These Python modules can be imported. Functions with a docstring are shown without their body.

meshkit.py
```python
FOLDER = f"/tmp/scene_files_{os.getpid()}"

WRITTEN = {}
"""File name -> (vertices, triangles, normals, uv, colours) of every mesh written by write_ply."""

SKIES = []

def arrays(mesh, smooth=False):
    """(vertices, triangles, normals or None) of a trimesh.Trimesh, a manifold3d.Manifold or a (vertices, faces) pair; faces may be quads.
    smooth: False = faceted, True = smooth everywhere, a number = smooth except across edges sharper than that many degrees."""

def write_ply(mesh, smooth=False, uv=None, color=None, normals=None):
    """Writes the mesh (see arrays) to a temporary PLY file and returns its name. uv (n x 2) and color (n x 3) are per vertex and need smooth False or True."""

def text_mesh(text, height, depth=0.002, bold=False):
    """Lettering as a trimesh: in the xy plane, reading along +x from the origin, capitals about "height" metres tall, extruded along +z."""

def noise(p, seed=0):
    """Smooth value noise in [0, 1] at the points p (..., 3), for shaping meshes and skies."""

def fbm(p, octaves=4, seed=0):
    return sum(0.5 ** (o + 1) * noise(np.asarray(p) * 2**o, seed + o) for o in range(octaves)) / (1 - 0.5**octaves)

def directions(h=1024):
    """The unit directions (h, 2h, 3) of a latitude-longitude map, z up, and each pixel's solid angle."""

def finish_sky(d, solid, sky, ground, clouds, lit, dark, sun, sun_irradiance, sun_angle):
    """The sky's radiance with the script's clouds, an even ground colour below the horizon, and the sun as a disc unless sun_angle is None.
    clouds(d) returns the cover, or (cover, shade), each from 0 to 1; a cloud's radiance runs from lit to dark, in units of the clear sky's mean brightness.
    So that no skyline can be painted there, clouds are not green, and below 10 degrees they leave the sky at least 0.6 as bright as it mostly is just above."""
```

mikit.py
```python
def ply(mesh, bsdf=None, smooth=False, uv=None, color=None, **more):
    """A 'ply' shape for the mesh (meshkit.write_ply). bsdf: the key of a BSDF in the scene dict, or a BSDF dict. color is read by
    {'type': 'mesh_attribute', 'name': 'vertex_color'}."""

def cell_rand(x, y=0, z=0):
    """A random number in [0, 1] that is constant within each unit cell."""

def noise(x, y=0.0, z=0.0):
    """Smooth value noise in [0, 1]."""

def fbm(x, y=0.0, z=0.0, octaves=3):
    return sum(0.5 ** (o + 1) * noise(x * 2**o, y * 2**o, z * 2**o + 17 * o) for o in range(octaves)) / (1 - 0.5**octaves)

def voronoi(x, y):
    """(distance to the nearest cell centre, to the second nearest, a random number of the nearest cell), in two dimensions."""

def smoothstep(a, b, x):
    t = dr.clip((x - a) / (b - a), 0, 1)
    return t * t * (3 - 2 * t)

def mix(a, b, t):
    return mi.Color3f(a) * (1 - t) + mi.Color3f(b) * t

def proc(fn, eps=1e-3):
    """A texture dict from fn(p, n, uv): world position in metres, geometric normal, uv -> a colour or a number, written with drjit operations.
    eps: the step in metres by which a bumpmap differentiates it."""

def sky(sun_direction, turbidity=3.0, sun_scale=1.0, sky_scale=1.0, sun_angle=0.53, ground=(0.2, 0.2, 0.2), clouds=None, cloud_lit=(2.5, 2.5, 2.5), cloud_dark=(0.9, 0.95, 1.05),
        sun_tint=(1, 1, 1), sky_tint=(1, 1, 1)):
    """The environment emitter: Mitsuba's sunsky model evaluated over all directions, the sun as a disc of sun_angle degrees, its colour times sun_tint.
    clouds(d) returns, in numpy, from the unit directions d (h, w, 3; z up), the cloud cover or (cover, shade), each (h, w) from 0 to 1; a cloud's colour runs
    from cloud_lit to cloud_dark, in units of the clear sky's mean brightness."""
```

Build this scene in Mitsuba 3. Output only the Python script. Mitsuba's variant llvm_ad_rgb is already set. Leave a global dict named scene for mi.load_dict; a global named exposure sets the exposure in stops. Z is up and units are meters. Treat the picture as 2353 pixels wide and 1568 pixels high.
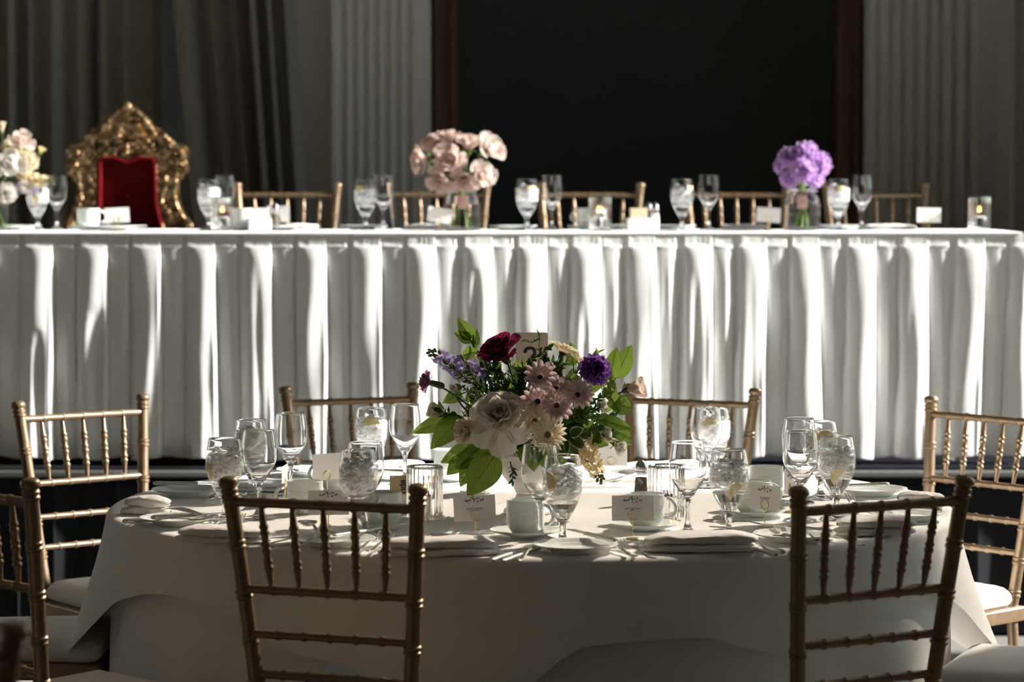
import math, numpy as np, trimesh, mitsuba as mi, mikit, meshkit
from shapely.geometry import Polygon, Point, box as sbox
from shapely.ops import unary_union
import manifold3d as m3d

T = mi.ScalarTransform4f
PI = math.pi
scene, labels = {}, {}

# ------------------------------------------------------------------ camera, sun and sky, exposure
FPX, CAMZ, PITCH = 6180.0, 1.42, math.radians(3.047)
CP, SP = math.cos(PITCH), math.sin(PITCH)
scene['camera'] = {'type': 'thinlens', 'fov': math.degrees(2 * math.atan(1176.5 / FPX)), 'fov_axis': 'x',
                   'to_world': T().look_at([0, 0, CAMZ], [0, CP, CAMZ - SP], [0, 0, 1]),
                   'aperture_radius': 0.0108, 'focus_distance': 5.62, 'near_clip': 0.05, 'far_clip': 100.0}
SUN_AZ, SUN_EL = math.radians(-45.0), math.radians(36.0)        # azimuth from +x towards the viewer: the sun stands to the right, behind the tables
SUN = [math.cos(SUN_EL) * math.cos(SUN_AZ), -math.cos(SUN_EL) * math.sin(SUN_AZ), math.sin(SUN_EL)]
scene['sky'] = mikit.sky(SUN, turbidity=3.0, sun_scale=0.46, sky_scale=1.9, sun_angle=0.6, ground=(0.25, 0.24, 0.22),
                         sun_tint=(0.94, 1.0, 1.16), sky_tint=(1.0, 0.90, 0.72))
# added unseen light in place of reflected sunlight, raking along the head table
FL_AZ, FL_EL, FL_D = math.radians(5.5), math.radians(24.0), 60.0
FL_DIR = np.array([math.cos(FL_EL) * math.cos(FL_AZ), -math.cos(FL_EL) * math.sin(FL_AZ), math.sin(FL_EL)])
FL_POS = np.array([0.6, 8.9, 1.3]) + FL_D * FL_DIR
FL_RAD = 1950.0
exposure = 2.88


# ------------------------------------------------------------------ helpers
def ray(px, py):
    """Direction through a pixel of the 2353 x 1568 frame."""
    a, b = (px - 1176.5) / FPX, (784.0 - py) / FPX
    return np.array([a, CP + b * SP, -SP + b * CP])


def on_z(px, py, z):
    d = ray(px, py)
    return d * ((z - CAMZ) / d[2]) + [0, 0, CAMZ]


def at(px, py, y):
    d = ray(px, py)
    return d * (y / d[1]) + [0, 0, CAMZ]


def rgb(*c):
    return {'type': 'rgb', 'value': list(map(float, c))}


def numbered(name, store):
    k, n = name, 0
    while k in store:
        n += 1
        k = f'{name}_{n:03d}'
    return k


class Proto:
    """The parts of one thing: (key under the thing, shape dict). A part key may hold one '__' for a sub-part."""
    def __init__(self):
        self.parts, self.labels, self.kinds = {}, {}, {}

    def add(self, name, mesh, bsdf, smooth=35, label=None, kind=None, **more):
        head, _, sub = name.rpartition('__')
        k = (head + '__' if head else '') + numbered_in(sub, head, self.parts)
        self.parts[k] = mesh if isinstance(mesh, dict) else mikit.ply(mesh, bsdf, smooth=smooth, **more)
        if label:
            self.labels[k] = label
        if kind:
            self.kinds[k] = kind
        return k


def numbered_in(sub, head, parts):
    base, n = sub, 0
    pre = head + '__' if head else ''
    while pre + sub in parts:
        n += 1
        sub = f'{base}_{n:03d}'
    return sub


TAKEN = {}


def new_key(name):
    k = numbered(name, TAKEN)
    TAKEN[k] = True
    return k


def place(proto, name, M, label, category, group=None):
    key = new_key(name)
    tw = T(np.asarray(M, float))
    for k, d in proto.parts.items():
        scene[f'{key}__{k}'] = {**d, 'to_world': tw}
        if k in proto.labels or k in proto.kinds:
            e = labels[f'{key}__{k}'] = {}
            if k in proto.labels:
                e['label'] = proto.labels[k]
            if k in proto.kinds:
                e['kind'] = proto.kinds[k]
    labels[key] = {'label': label, 'category': category}
    if group:
        labels[key]['group'] = group
    return key


def single(name, mesh, bsdf, label, category, group=None, smooth=35, kind=None, **more):
    key = new_key(name)
    scene[key] = mikit.ply(mesh, bsdf, smooth=smooth, **more)
    labels[key] = {'label': label, 'category': category}
    if group:
        labels[key]['group'] = group
    if kind:
        labels[key]['kind'] = kind
    return key


def struct(name, mesh, bsdf, smooth=35, label=None, parent=None, **more):
    key = (parent + '__' if parent else '') + name
    key = numbered(key, scene)
    scene[key] = mikit.ply(mesh, bsdf, smooth=smooth, **more)
    labels[key] = {'kind': 'structure'} if not parent else {}
    if label:
        labels[key]['label'] = label
    if not labels[key]:
        del labels[key]
    return key


def mat(loc=(0, 0, 0), rz=0.0, rx=0.0, ry=0.0, s=1.0):
    c, d = math.cos(rz), math.sin(rz)
    A = np.array([[c, -d, 0], [d, c, 0], [0, 0, 1.0]])
    c, d = math.cos(rx), math.sin(rx)
    A = A @ np.array([[1, 0, 0], [0, c, -d], [0, d, c]])
    c, d = math.cos(ry), math.sin(ry)
    A = A @ np.array([[c, 0, d], [0, 1, 0], [-d, 0, c]])
    M = np.eye(4)
    M[:3, :3] = A * s
    M[:3, 3] = loc
    return M


def frame_to(z, x=None):
    """Rotation whose third column is z (and first column near x)."""
    z = np.asarray(z, float) / np.linalg.norm(z)
    x = np.asarray([1, 0, 0] if x is None else x, float)
    if abs(np.dot(x / np.linalg.norm(x), z)) > 0.97:
        x = np.array([0, 1.0, 0.1])
    x = x - z * np.dot(x, z)
    x /= np.linalg.norm(x)
    return np.stack([x, np.cross(z, x), z], 1)


def pose(loc, R, s=1.0):
    M = np.eye(4)
    M[:3, :3] = R * s
    M[:3, 3] = loc
    return M


def moved(mesh, M):
    m = mesh.copy()
    m.apply_transform(M)
    return m


def join(ms):
    return trimesh.util.concatenate(ms)


def box(sx, sy, sz, c=(0, 0, 0), bevel=0.0):
    if bevel:
        b = min(bevel, 0.49 * min(sx, sy, sz))
        pts = [(i * (sx / 2 - b * (k != 0)), j * (sy / 2 - b * (k != 1)), l * (sz / 2 - b * (k != 2)))
               for i in (-1, 1) for j in (-1, 1) for l in (-1, 1) for k in range(3)]
        h = m3d.Manifold.hull_points(np.array(pts, np.float64)).to_mesh()
        m = trimesh.Trimesh(h.vert_properties[:, :3], h.tri_verts, process=False)
    else:
        m = trimesh.creation.box([sx, sy, sz])
    m.apply_translation(c)
    return m


def lathe(prof, n=40, closed=False):
    """Surface of revolution of a profile [(r, z), ...] (bottom to top); ends with r = 0 close it."""
    P = np.asarray(prof, float)
    a = np.arange(n) * 2 * PI / n
    v = np.stack([P[:, None, 0] * np.cos(a), P[:, None, 0] * np.sin(a), np.repeat(P[:, 1:2], n, 1)], -1).reshape(-1, 3)
    i, j = np.meshgrid(np.arange(len(P) - 1), np.arange(n), indexing='ij')
    q = np.stack([i * n + j, i * n + (j + 1) % n, (i + 1) * n + (j + 1) % n, (i + 1) * n + j], -1).reshape(-1, 4)
    f = np.vstack([q[:, [0, 1, 2]], q[:, [0, 2, 3]]])
    m = trimesh.Trimesh(v, f, process=False)
    m.merge_vertices()
    m.update_faces(m.nondegenerate_faces())
    return m


def spl(pts, n=60):
    """Smooth interpolation of a polyline profile (centripetal-like via pchip per coordinate)."""
    from scipy.interpolate import PchipInterpolator
    P = np.asarray(pts, float)
    t = np.r_[0, np.cumsum(np.linalg.norm(np.diff(P, axis=0), axis=1))]
    u = np.linspace(0, t[-1], n)
    return np.stack([PchipInterpolator(t, P[:, k])(u) for k in range(P.shape[1])], 1)


def tube(points, radii, sides=10, caps=True):
    p = np.asarray(points, float)
    n = len(p)
    r = np.broadcast_to(radii, (n,)).astype(float)
    t = np.gradient(p, axis=0)
    t /= np.linalg.norm(t, axis=1, keepdims=True) + 1e-12
    a = np.zeros_like(p)
    ref = np.array([0, 0, 1.0]) if abs(t[0, 2]) < 0.9 else np.array([1.0, 0, 0])
    for k in range(n):
        ref = ref - t[k] * np.dot(ref, t[k])
        ref /= np.linalg.norm(ref) + 1e-12
        a[k] = ref
    b = np.cross(t, a)
    g = np.arange(sides) * 2 * PI / sides
    v = p[:, None] + r[:, None, None] * (np.cos(g)[None, :, None] * a[:, None] + np.sin(g)[None, :, None] * b[:, None])
    i, j = np.meshgrid(np.arange(n - 1), np.arange(sides), indexing='ij')
    q = np.stack([i * sides + j, i * sides + (j + 1) % sides, (i + 1) * sides + (j + 1) % sides, (i + 1) * sides + j], -1).reshape(-1, 4)
    f = [q[:, [0, 1, 2]], q[:, [0, 2, 3]]]
    v = v.reshape(-1, 3)
    if caps:
        v = np.vstack([v, p[:1], p[-1:]])
        k = np.arange(sides)
        f += [np.stack([(k + 1) % sides, k, k * 0 + n * sides], 1),
              np.stack([(n - 1) * sides + k, (n - 1) * sides + (k + 1) % sides, k * 0 + n * sides + 1], 1)]
    return trimesh.Trimesh(v, np.vstack(f), process=False)


def rod(p0, p1, prof, sides=14):
    """A turned rod from p0 to p1: prof is [(t in 0..1, radius), ...]."""
    p0, p1 = np.asarray(p0, float), np.asarray(p1, float)
    L = np.linalg.norm(p1 - p0)
    m = lathe([(0, 0)] + [(r, t * L) for t, r in prof] + [(0, L)], sides)
    return moved(m, pose(p0, frame_to(p1 - p0)))


def grid_mesh(V, close_u=False):
    """Mesh of a (nu, nv, 3) grid of points; uv runs over it."""
    nu, nv = V.shape[:2]
    i, j = np.meshgrid(np.arange(nu - (not close_u)), np.arange(nv - 1), indexing='ij')
    i2 = (i + 1) % nu
    q = np.stack([i * nv + j, i2 * nv + j, i2 * nv + j + 1, i * nv + j + 1], -1).reshape(-1, 4)
    f = np.vstack([q[:, [0, 1, 2]], q[:, [0, 2, 3]]])
    m = trimesh.Trimesh(V.reshape(-1, 3), f, process=False)
    return m


def grid_uv(nu, nv):
    u, v = np.meshgrid(np.linspace(0, 1, nu), np.linspace(0, 1, nv), indexing='ij')
    return np.stack([u.ravel(), v.ravel()], 1)


def thick(m, t):
    """Give an open sheet thickness t along its normals (both faces and a rim)."""
    v, f = np.asarray(m.vertices), np.asarray(m.faces)
    n = m.vertex_normals
    nv = len(v)
    e = np.sort(m.edges, axis=1)
    u, idx, cnt = np.unique(e, axis=0, return_index=True, return_counts=True)
    be = m.edges[idx[cnt == 1]]
    rim = np.vstack([np.stack([be[:, 1], be[:, 0], be[:, 0] + nv], 1), np.stack([be[:, 1], be[:, 0] + nv, be[:, 1] + nv], 1)])
    return trimesh.Trimesh(np.vstack([v + n * t / 2, v - n * t / 2]), np.vstack([f, f[:, ::-1] + nv, rim]), process=False)


def extrude(poly, h):
    return trimesh.creation.extrude_polygon(poly, h, engine='earcut')


def rounded(poly, h, bev, steps=3):
    """A flat slab of outline poly with rounded top and bottom edges."""
    ms, zs = [], []
    pts = []
    for k in range(steps + 1):
        a = k / steps * PI / 2
        pts.append((bev * (1 - math.sin(a)), bev * (1 - math.cos(a))))
    lay = [(d, z) for d, z in pts] + [(d, h - z) for d, z in reversed(pts)]
    hull = []
    for d, z in lay:
        g = poly.buffer(-d)
        c = np.array(g.exterior.coords)
        hull.append(np.c_[c, np.full(len(c), z)])
    h_ = m3d.Manifold.hull_points(np.vstack(hull).astype(np.float64)).to_mesh()
    return trimesh.Trimesh(h_.vert_properties[:, :3], h_.tri_verts, process=False)


# ------------------------------------------------------------------ materials
N, F, P3 = mikit.noise, mikit.fbm, mikit.proc


def two(d):
    return {'type': 'twosided', 'bsdf': d}


def pr(c, rough=0.5, metal=0.0, **k):
    c = c if isinstance(c, dict) else rgb(*c)
    return {'type': 'principled', 'base_color': c, 'roughness': rough, 'metallic': metal, **k}


def weave(p, n, uv):
    return 0.00012 * (N(p.x * 900, p.y * 900, p.z * 900) + 0.8 * F(p.x * 60, p.y * 60, p.z * 60))


scene['m_cloth'] = two({'type': 'bumpmap', 'arbitrary': P3(weave, 4e-4), 'scale': 1.0, 'bsdf': pr((0.80, 0.795, 0.78), 0.85)})
scene['m_skirt'] = two({'type': 'bumpmap', 'arbitrary': P3(weave, 4e-4), 'scale': 1.0, 'bsdf': pr((0.85, 0.85, 0.83), 0.75)})


def gold_col(p, n, uv):
    g = F(p.x * 70, p.y * 70, p.z * 70)
    return mikit.mix((0.205, 0.138, 0.082), (0.29, 0.20, 0.125), g)


scene['m_gold'] = pr(P3(gold_col), 0.36, 0.55, specular=0.5)
scene['m_cushion'] = pr((0.78, 0.77, 0.75), 0.9)


def wall_col(p, n, uv):
    return mikit.mix((0.53, 0.51, 0.465), (0.57, 0.55, 0.505), F(p.x * 3, p.y * 3, p.z * 3))


scene['m_wall'] = pr(P3(wall_col), 0.7)
scene['m_ceiling'] = pr((0.78, 0.77, 0.74), 0.9)


def floor_col(p, n, uv):
    return mikit.mix((0.20, 0.187, 0.168), (0.25, 0.235, 0.212), F(p.x * 5, p.y * 5, 0.0))


scene['m_floor'] = pr(P3(floor_col), 0.6)


def carpet_col(p, n, uv):
    return mikit.mix((0.012, 0.013, 0.017), (0.030, 0.030, 0.034), N(p.x * 400, p.y * 400) * F(p.x * 8, p.y * 8))


scene['m_carpet'] = pr(P3(carpet_col), 1.0, specular=0.0)
scene['m_stage_drape'] = two(pr((0.010, 0.011, 0.015), 0.9))
scene['m_stage_trim'] = pr((0.15, 0.15, 0.14), 0.6)
scene['m_curtain'] = two(pr((0.30, 0.28, 0.235), 0.9))
scene['m_curtain_dark'] = two(pr((0.22, 0.205, 0.175), 0.9))


def screen_col(p, n, uv):
    return mikit.mix((0.024, 0.028, 0.023), (0.031, 0.036, 0.030), F(p.x * 2, p.z * 2))


scene['m_screen'] = pr(P3(screen_col), 0.8, specular=0.2)


def wood_col(p, n, uv):
    return mikit.mix((0.045, 0.022, 0.010), (0.11, 0.055, 0.024), F(p.x * 60, p.y * 60, p.z * 2.5))


scene['m_wood'] = pr(P3(wood_col), 0.35)

# ------------------------------------------------------------------ the room
XR, XL, YB, YF, ZC = 3.6, -7.5, 11.6, -4.0, 7.2      # right wall, left wall, back wall, front wall, ceiling
YH, ZH, ZS = 8.75, 1.309, 0.55                        # head table front edge and top, stage floor
struct('floor', box(XR - XL + 1, YB - YF + 1, 0.1, ((XR + XL) / 2, (YB + YF) / 2, -0.05)), 'm_floor', False)
struct('ceiling', box(XR - XL + 1, YB - YF + 1, 0.2, ((XR + XL) / 2, (YB + YF) / 2, ZC + 0.1)), 'm_ceiling', False)
struct('wall_left', box(0.3, YB - YF + 1, ZC, (XL - 0.15, (YB + YF) / 2, ZC / 2)), 'm_wall', False)
struct('wall_front', box(XR - XL, 0.3, ZC, ((XR + XL) / 2, YF - 0.15, ZC / 2)), 'm_wall', False)
struct('wall_back', box(XR - XL, 0.3, ZC, ((XR + XL) / 2, YB + 0.15, ZC / 2)), 'm_wall', False)
WIN = [(8.12, 9.47, 0.75, 6.7), (9.47, 10.30, 3.3, 6.7), (5.9, 6.75, 0.75, 3.6), (7.25, 7.75, 0.75, 3.1)]            # openings in the right wall, the last two added to let light onto chairs: y0, y1, z0, z1
wp = sbox(YF, 0, YB, ZC)
for a, b, WZ0, WZ1 in WIN:
    wp = wp.difference(sbox(a - .001, WZ0, b + .001, WZ1))
wr = extrude(wp, 0.3)
wr.apply_transform(np.array([[0, 0, 1.0, XR], [1, 0, 0, 0], [0, 1, 0, 0], [0, 0, 0, 1]]))
struct('wall_right', wr, 'm_wall', False)
for i, (a, b, WZ0, WZ1) in enumerate(WIN):
    fr = join([box(0.1, 0.02, WZ1 - WZ0, (XR + 0.15, y, (WZ0 + WZ1) / 2), 0.005) for y in ((a + 0.01,) if i == 0 else (b - 0.01,))] +
              [box(0.1, b - a - 0.12, 0.06, (XR + 0.15, (a + b) / 2, z), 0.005) for z in (WZ0 + 0.03, WZ1 - 0.03)])
    struct(f'window_{i + 1}', fr, 'm_wall', False)

fl = Proto()  # unseen light source, added to rake the head table skirt
hd_ = lathe(np.array([(0, -.30), (.12, -.30), (.16, -.22), (.42, -.04), (.44, .02), (.42, .02), (.40, -.02), (0, -.03)]) * 2.9, 32)
fl.add('housing', moved(hd_, pose(FL_POS, frame_to(-FL_DIR))), 'm_stage_trim', 40)
fl.add('lamp', mikit.ply(moved(lathe([(1.1, 0), (0, 0)], 32), pose(FL_POS, frame_to(-FL_DIR))), {'type': 'diffuse'}, smooth=False,
                         emitter={'type': 'area', 'radiance': rgb(FL_RAD, FL_RAD * .98, FL_RAD * .93), 'sampling_weight': 9.0}), None)
fl.add('mast', tube([FL_POS + [.2, 0, -.1], [FL_POS[0] + .2, FL_POS[1], 0]], .06, 12), 'm_stage_trim')
place(fl, 'added_raking_light', np.eye(4), 'added light source in place of reflected sunlight, outside the window, out of view', 'lamp')


def fluted(x0, x1, flutes, z0, z1, y, depth):
    """A pilaster board from x0 to x1 with flutes [(centre, width), ...] cut into its face."""
    xs, ps = [x0], [0.0]
    for c, w in flutes:
        for k in range(9):
            a = -1 + k / 4
            xs.append(c + a * w / 2)
            ps.append(0.55 * w * math.sqrt(max(0, 1 - a * a)) * 0.8)
    xs.append(x1)
    ps.append(0.0)
    pts = [(x, y - depth + p) for x, p in zip(xs, ps)]
    poly = Polygon(pts + [(x1, y), (x0, y)]).buffer(0)
    m = extrude(poly, z1 - z0)
    m.apply_translation([0, 0, z0])
    return m


def bx(px, y=YB):
    return float(at(px, 300, y)[0])


# left pilaster: broad panelled part and fluted part
struct('trim_1', fluted(bx(572), bx(772), [(bx(600), .02), (bx(640), .05), (bx(668), .02)], ZS, ZC, YB, 0.16), 'm_wall', 50, parent='wall_back')
struct('trim_1', fluted(bx(772), bx(992), [(bx(p), .045) for p in (795, 820, 844, 868, 893, 917, 941)], ZS, ZC, YB, 0.26), 'm_wall', 50, parent='wall_back')
struct('trim_1', fluted(bx(1978), bx(2292), [(bx(p), .045) for p in (2006, 2034, 2062, 2090, 2118, 2146, 2176, 2208)], ZS, ZC, YB, 0.26), 'm_wall', 50, parent='wall_back')
# the tall dark panel in its wooden frame
pan = Proto()
x0, x1 = bx(1000, YB - .1), bx(1972, YB - .1)
pan.add('panel', box(x1 - x0 - .1, 0.03, 5.4, ((x0 + x1) / 2, YB - .06, ZS + 3.0)), 'm_screen', False, label='dark green-black board')
for x in (x0 + .045, x1 - .045):
    pr_ = Polygon([(-.06, 0), (-.06, -.1), (-.045, -.125), (-.02, -.125), (-.012, -.10), (.012, -.10), (.02, -.115), (.045, -.115), (.06, -.09), (.06, 0)])
    m = extrude(pr_, 5.7)
    m.apply_translation([x, YB, ZS + .15])
    pan.add('frame_stile', m, 'm_wood', 40)
for z in (ZS + .2, ZS + 5.8):
    pan.add('frame_rail', box(x1 - x0 - .2, .1, .12, ((x0 + x1) / 2, YB - .05, z), .01), 'm_wood', 40)
place(pan, 'wall_panel', np.eye(4), 'tall dark green-black board in a brown wooden frame on the back wall', 'wall panel')


def curtain(xa, xb, z0, z1, y, folds, amp, seed, lean=0.0, pinch=0.0, nz=40, per=14):
    """A hanging curtain with sharp-ish folds; lean shifts the foot in x, pinch gathers it towards the foot."""
    rng = np.random.default_rng(seed)
    nu = folds * per
    w = rng.uniform(0.6, 1.5, folds)
    w = np.r_[0, np.cumsum(w)] / w.sum()
    am = rng.uniform(0.6, 1.25, folds)
    s = np.linspace(0, 1, nu)
    k = np.clip(np.searchsorted(w, s, 'right') - 1, 0, folds - 1)
    fr = (s - w[k]) / (w[k + 1] - w[k])
    prof = am[k] * np.abs(np.sin(PI * fr)) ** 0.8
    skew = np.sin(2 * PI * fr) * 0.25 * am[k]
    t = np.linspace(0, 1, nz)
    S, Tt = np.meshgrid(s, t, indexing='ij')
    x = xa + (xb - xa) * (S + 0.0) + skew[:, None] * (xb - xa) / folds
    xm = (xa + xb) / 2
    x = xm + (x - xm) * (1 - pinch * (1 - Tt) ** 1.2) + lean * (1 - Tt) ** 1.4
    yy = y - amp * prof[:, None] * (0.85 + 0.3 * meshkit.noise(np.stack([S * folds, Tt * 3, S * 0], -1), seed))
    return grid_mesh(np.stack([x, yy, z0 + (z1 - z0) * Tt], -1)[::-1])


YC = YB - .2
cu = [('gray-brown curtain hanging in long folds at the far left behind the flowers', -1000, 215, 26, .12, 3, 0, 0, 'm_curtain'),
      ('gray curtain behind the golden throne, with a broad flat fold', 226, 372, 3, .08, 8, 0, 0, 'm_curtain')]
for lab, a, b, fo, am, sd, le, pi_, mt in cu:
    single('curtain', curtain(bx(a, YC), bx(b, YC), ZS + .02, ZC - .3, YC, fo, am, sd, le, pi_), mt, lab, 'curtain', smooth=True)
single('curtain', curtain(bx(250, YC), bx(600, YC), ZS + .02, ZC - .3, YC - .16, 6, .14, 5, .35, .30), 'm_curtain_dark',
       'dark olive curtain swept diagonally between the throne and the pilaster', 'curtain', smooth=True)
single('curtain', curtain(bx(2292, 10.6), 3.5, ZS + .02, ZC - .3, 10.6, 14, .10, 11, 0, 0), 'm_curtain_dark',
       'dark curtain at the far right edge beside the fluted pilaster', 'curtain', smooth=True)

# the stage
YS = 8.64
struct('floor', box(XR - XL, YB - YS, 0.06, ((XR + XL) / 2, (YB + YS) / 2, ZS - 0.03)), 'm_carpet', False, label='raised stage floor')
struct('trim_2', box(XR - XL, 0.03, 0.020, ((XR + XL) / 2, YS - .012, ZS - 0.018), .004), 'm_stage_trim', False, label='gray edge strip along the stage front')
sd = curtain(XL + .1, XR - .1, 0.01, ZS - 0.035, YS + .03, 90, .028, 21, nz=4, per=8)
single('stage_drape', sd, 'm_stage_drape', 'black pleated drape covering the front of the stage', 'drape', smooth=True)

# ------------------------------------------------------------------ gilded bamboo-style chair
RING = 0.0024


def ringed(L, rings, r, rr, ends=None):
    """Profile of a rod with double rings at the given lengths."""
    pts = [(0, r if ends is None else ends)]
    if ends is not None:
        pts.append((0.16, r))
    for c in rings:
        for o in (-.0055, .0055):
            t = c / L
            pts += [(t + (o - .0045) / L, r), (t + (o - .002) / L, rr), (t + (o + .002) / L, rr), (t + (o + .0045) / L, r)]
    if ends is not None:
        pts.append((0.84, r))
    pts.append((1, r if ends is None else ends))
    return pts


def single_ringed(L, rings, r, rr):
    pts = [(0, r)]
    for c in rings:
        t = c / L
        pts += [(t - .006 / L, r), (t - .0025 / L, rr), (t + .0025 / L, rr), (t + .006 / L, r)]
    pts.append((1, r))
    return pts


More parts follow.
